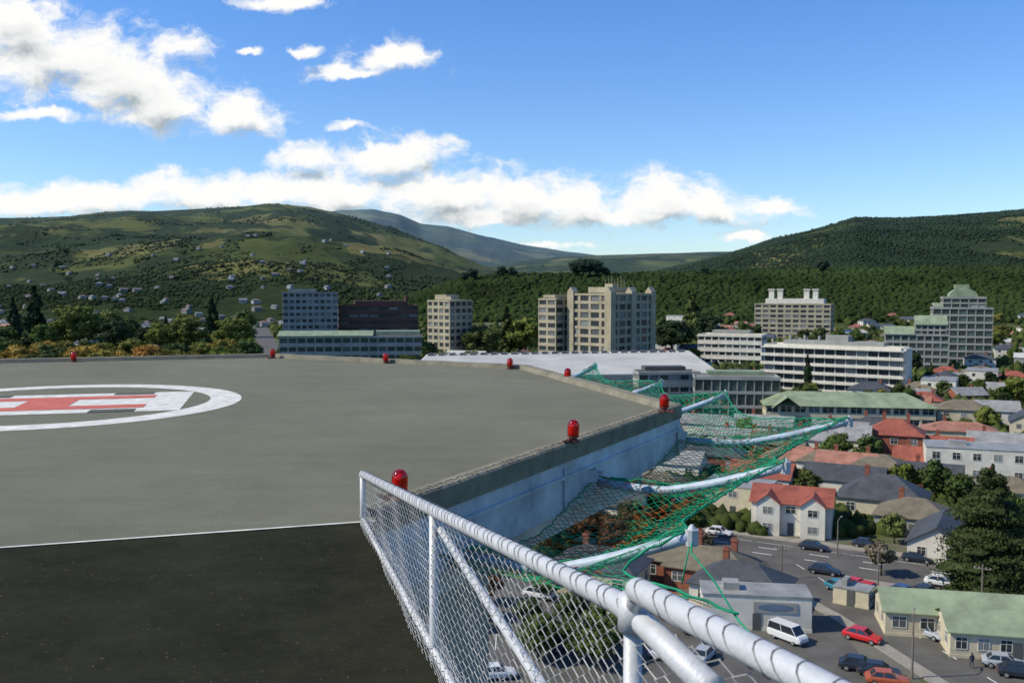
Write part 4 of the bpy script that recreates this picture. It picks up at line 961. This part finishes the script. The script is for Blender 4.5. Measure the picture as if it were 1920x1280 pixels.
for (px,py,rx,ry) in BL_:
    cx,cy,ax,ay=blob(px,py,rx*1.2,ry*1.25)
    d=vm('SUBTRACT',pp,(cx,cy,0)).outputs[0]; d=vm('MULTIPLY',d,(1/ax,1/ay,0)).outputs[0]; l=vm('LENGTH',d).outputs['Value']
    m_=fm_('SUBTRACT',1.0,l); acc=m_ if acc is None else fm_('SMOOTH_MAX',acc,m_)
for n_ in gN:
    if n_.type=='MATH' and n_.operation=='SMOOTH_MAX': n_.inputs[2].default_value=.2
st_=vm('MULTIPLY',pp,(.75,1.2,1)).outputs[0]
nn_=gN.new('ShaderNodeTexNoise'); nn_.inputs['Scale'].default_value=30; nn_.inputs['Detail'].default_value=9; nn_.inputs['Roughness'].default_value=.64; gL.new(st_,nn_.inputs['Vector'])
nz=fm_('MULTIPLY',fm_('SUBTRACT',nn_.outputs['Fac'],.53),2.3)
accc=fm_('MAXIMUM',acc,-1.0); dd_=fm_('ADD',accc,nz); gL.new(dd_,go.inputs[0]); gL.new(fm_('ADD',accc,fm_('MULTIPLY',nz,.4)),go.inputs[1])
tc=N.new('ShaderNodeTexCoord'); sp=N.new('ShaderNodeSeparateXYZ'); L.new(tc.outputs['Generated'],sp.inputs[0])
W=lambda op,a,b_=None: fm_(op,a,b_,N,L)
yy=W('MAXIMUM',sp.outputs[1],.05); cu=W('DIVIDE',sp.outputs[0],yy); cw=W('DIVIDE',sp.outputs[2],yy)
cb_=N.new('ShaderNodeCombineXYZ'); L.new(cu,cb_.inputs[0]); L.new(cw,cb_.inputs[1])
off=N.new('ShaderNodeVectorMath'); off.operation='ADD'; off.inputs[1].default_value=(-.006,.020,0); L.new(cb_.outputs[0],off.inputs[0])
ga=N.new('ShaderNodeGroup'); ga.node_tree=grp; L.new(cb_.outputs[0],ga.inputs[0]); gb_=N.new('ShaderNodeGroup'); gb_.node_tree=grp; L.new(off.outputs[0],gb_.inputs[0])
def smap(src,a,b_,c_=0,d_=1,it='SMOOTHSTEP'):
    m_=N.new('ShaderNodeMapRange'); m_.interpolation_type=it; L.new(src,m_.inputs[0])
    for k,vv in enumerate((a,b_,c_,d_)): m_.inputs[k+1].default_value=vv
    return m_.outputs[0]
cov=smap(ga.outputs[0],-.12,.60); diff=W('SUBTRACT',gb_.outputs[1],ga.outputs[1]); sh=smap(diff,-.05,.6); core=smap(gb_.outputs[1],.45,1.1)
shade=W('MINIMUM',W('ADD',W('MULTIPLY',sh,.65),W('MULTIPLY',core,.55)),1.0)
mc=N.new('ShaderNodeMix'); mc.data_type='RGBA'; mc.inputs[6].default_value=(1.0,1.0,.98,1); mc.inputs[7].default_value=(.42,.48,.52,1); L.new(shade,mc.inputs[0])
tint=N.new('ShaderNodeMix'); tint.data_type='RGBA'; L.new(smap(sp.outputs[2],.02,.30,0,1,'LINEAR'),tint.inputs[0]); tint.inputs[6].default_value=(.120,.142,.170,1); tint.inputs[7].default_value=(.072,.118,.178,1)
hs=N.new('ShaderNodeMix'); hs.data_type='RGBA'; hs.blend_type='MULTIPLY'; hs.inputs[0].default_value=1; L.new(sky.outputs[0],hs.inputs[6]); L.new(tint.outputs[2],hs.inputs[7])
front=W('GREATER_THAN',sp.outputs[1],.06); cov=W('MULTIPLY',cov,front)
mm=N.new('ShaderNodeMix'); mm.data_type='RGBA'; L.new(cov,mm.inputs[0]); L.new(hs.outputs[2],mm.inputs[6]); L.new(mc.outputs[2],mm.inputs[7])
L.new(mm.outputs[2],bg.inputs['Color']); bg.inputs['Strength'].default_value=1.0
# ---------- sun ----------
sl=bpy.data.lights.new('sun','SUN'); sl.energy=4.9; sl.angle=R(.5); sl.color=(1,.91,.74); so=bpy.data.objects.new('sun',sl); col.objects.link(so)
az_=R(SAZ); S=Vector((math.sin(az_)*math.cos(R(SEL)),math.cos(az_)*math.cos(R(SEL)),math.sin(R(SEL))))
so.rotation_euler=(-S).to_track_quat('-Z','Y').to_euler(); so.location=(0,0,80)
# ---------- camera ----------
cd=bpy.data.cameras.new('camera'); cd.sensor_width=36; cd.lens=F/1920*36; cd.clip_start=.05; cd.clip_end=40000
cd.dof.use_dof=True; cd.dof.focus_distance=5.5; cd.dof.aperture_fstop=6.5
co=bpy.data.objects.new('camera',cd); col.objects.link(co); co.location=(0,0,CZ); co.rotation_euler=(R(90)-PITCH,0,0); scene.camera=co
scene.view_settings.view_transform='Standard'; scene.view_settings.look='None'; scene.view_settings.exposure=0
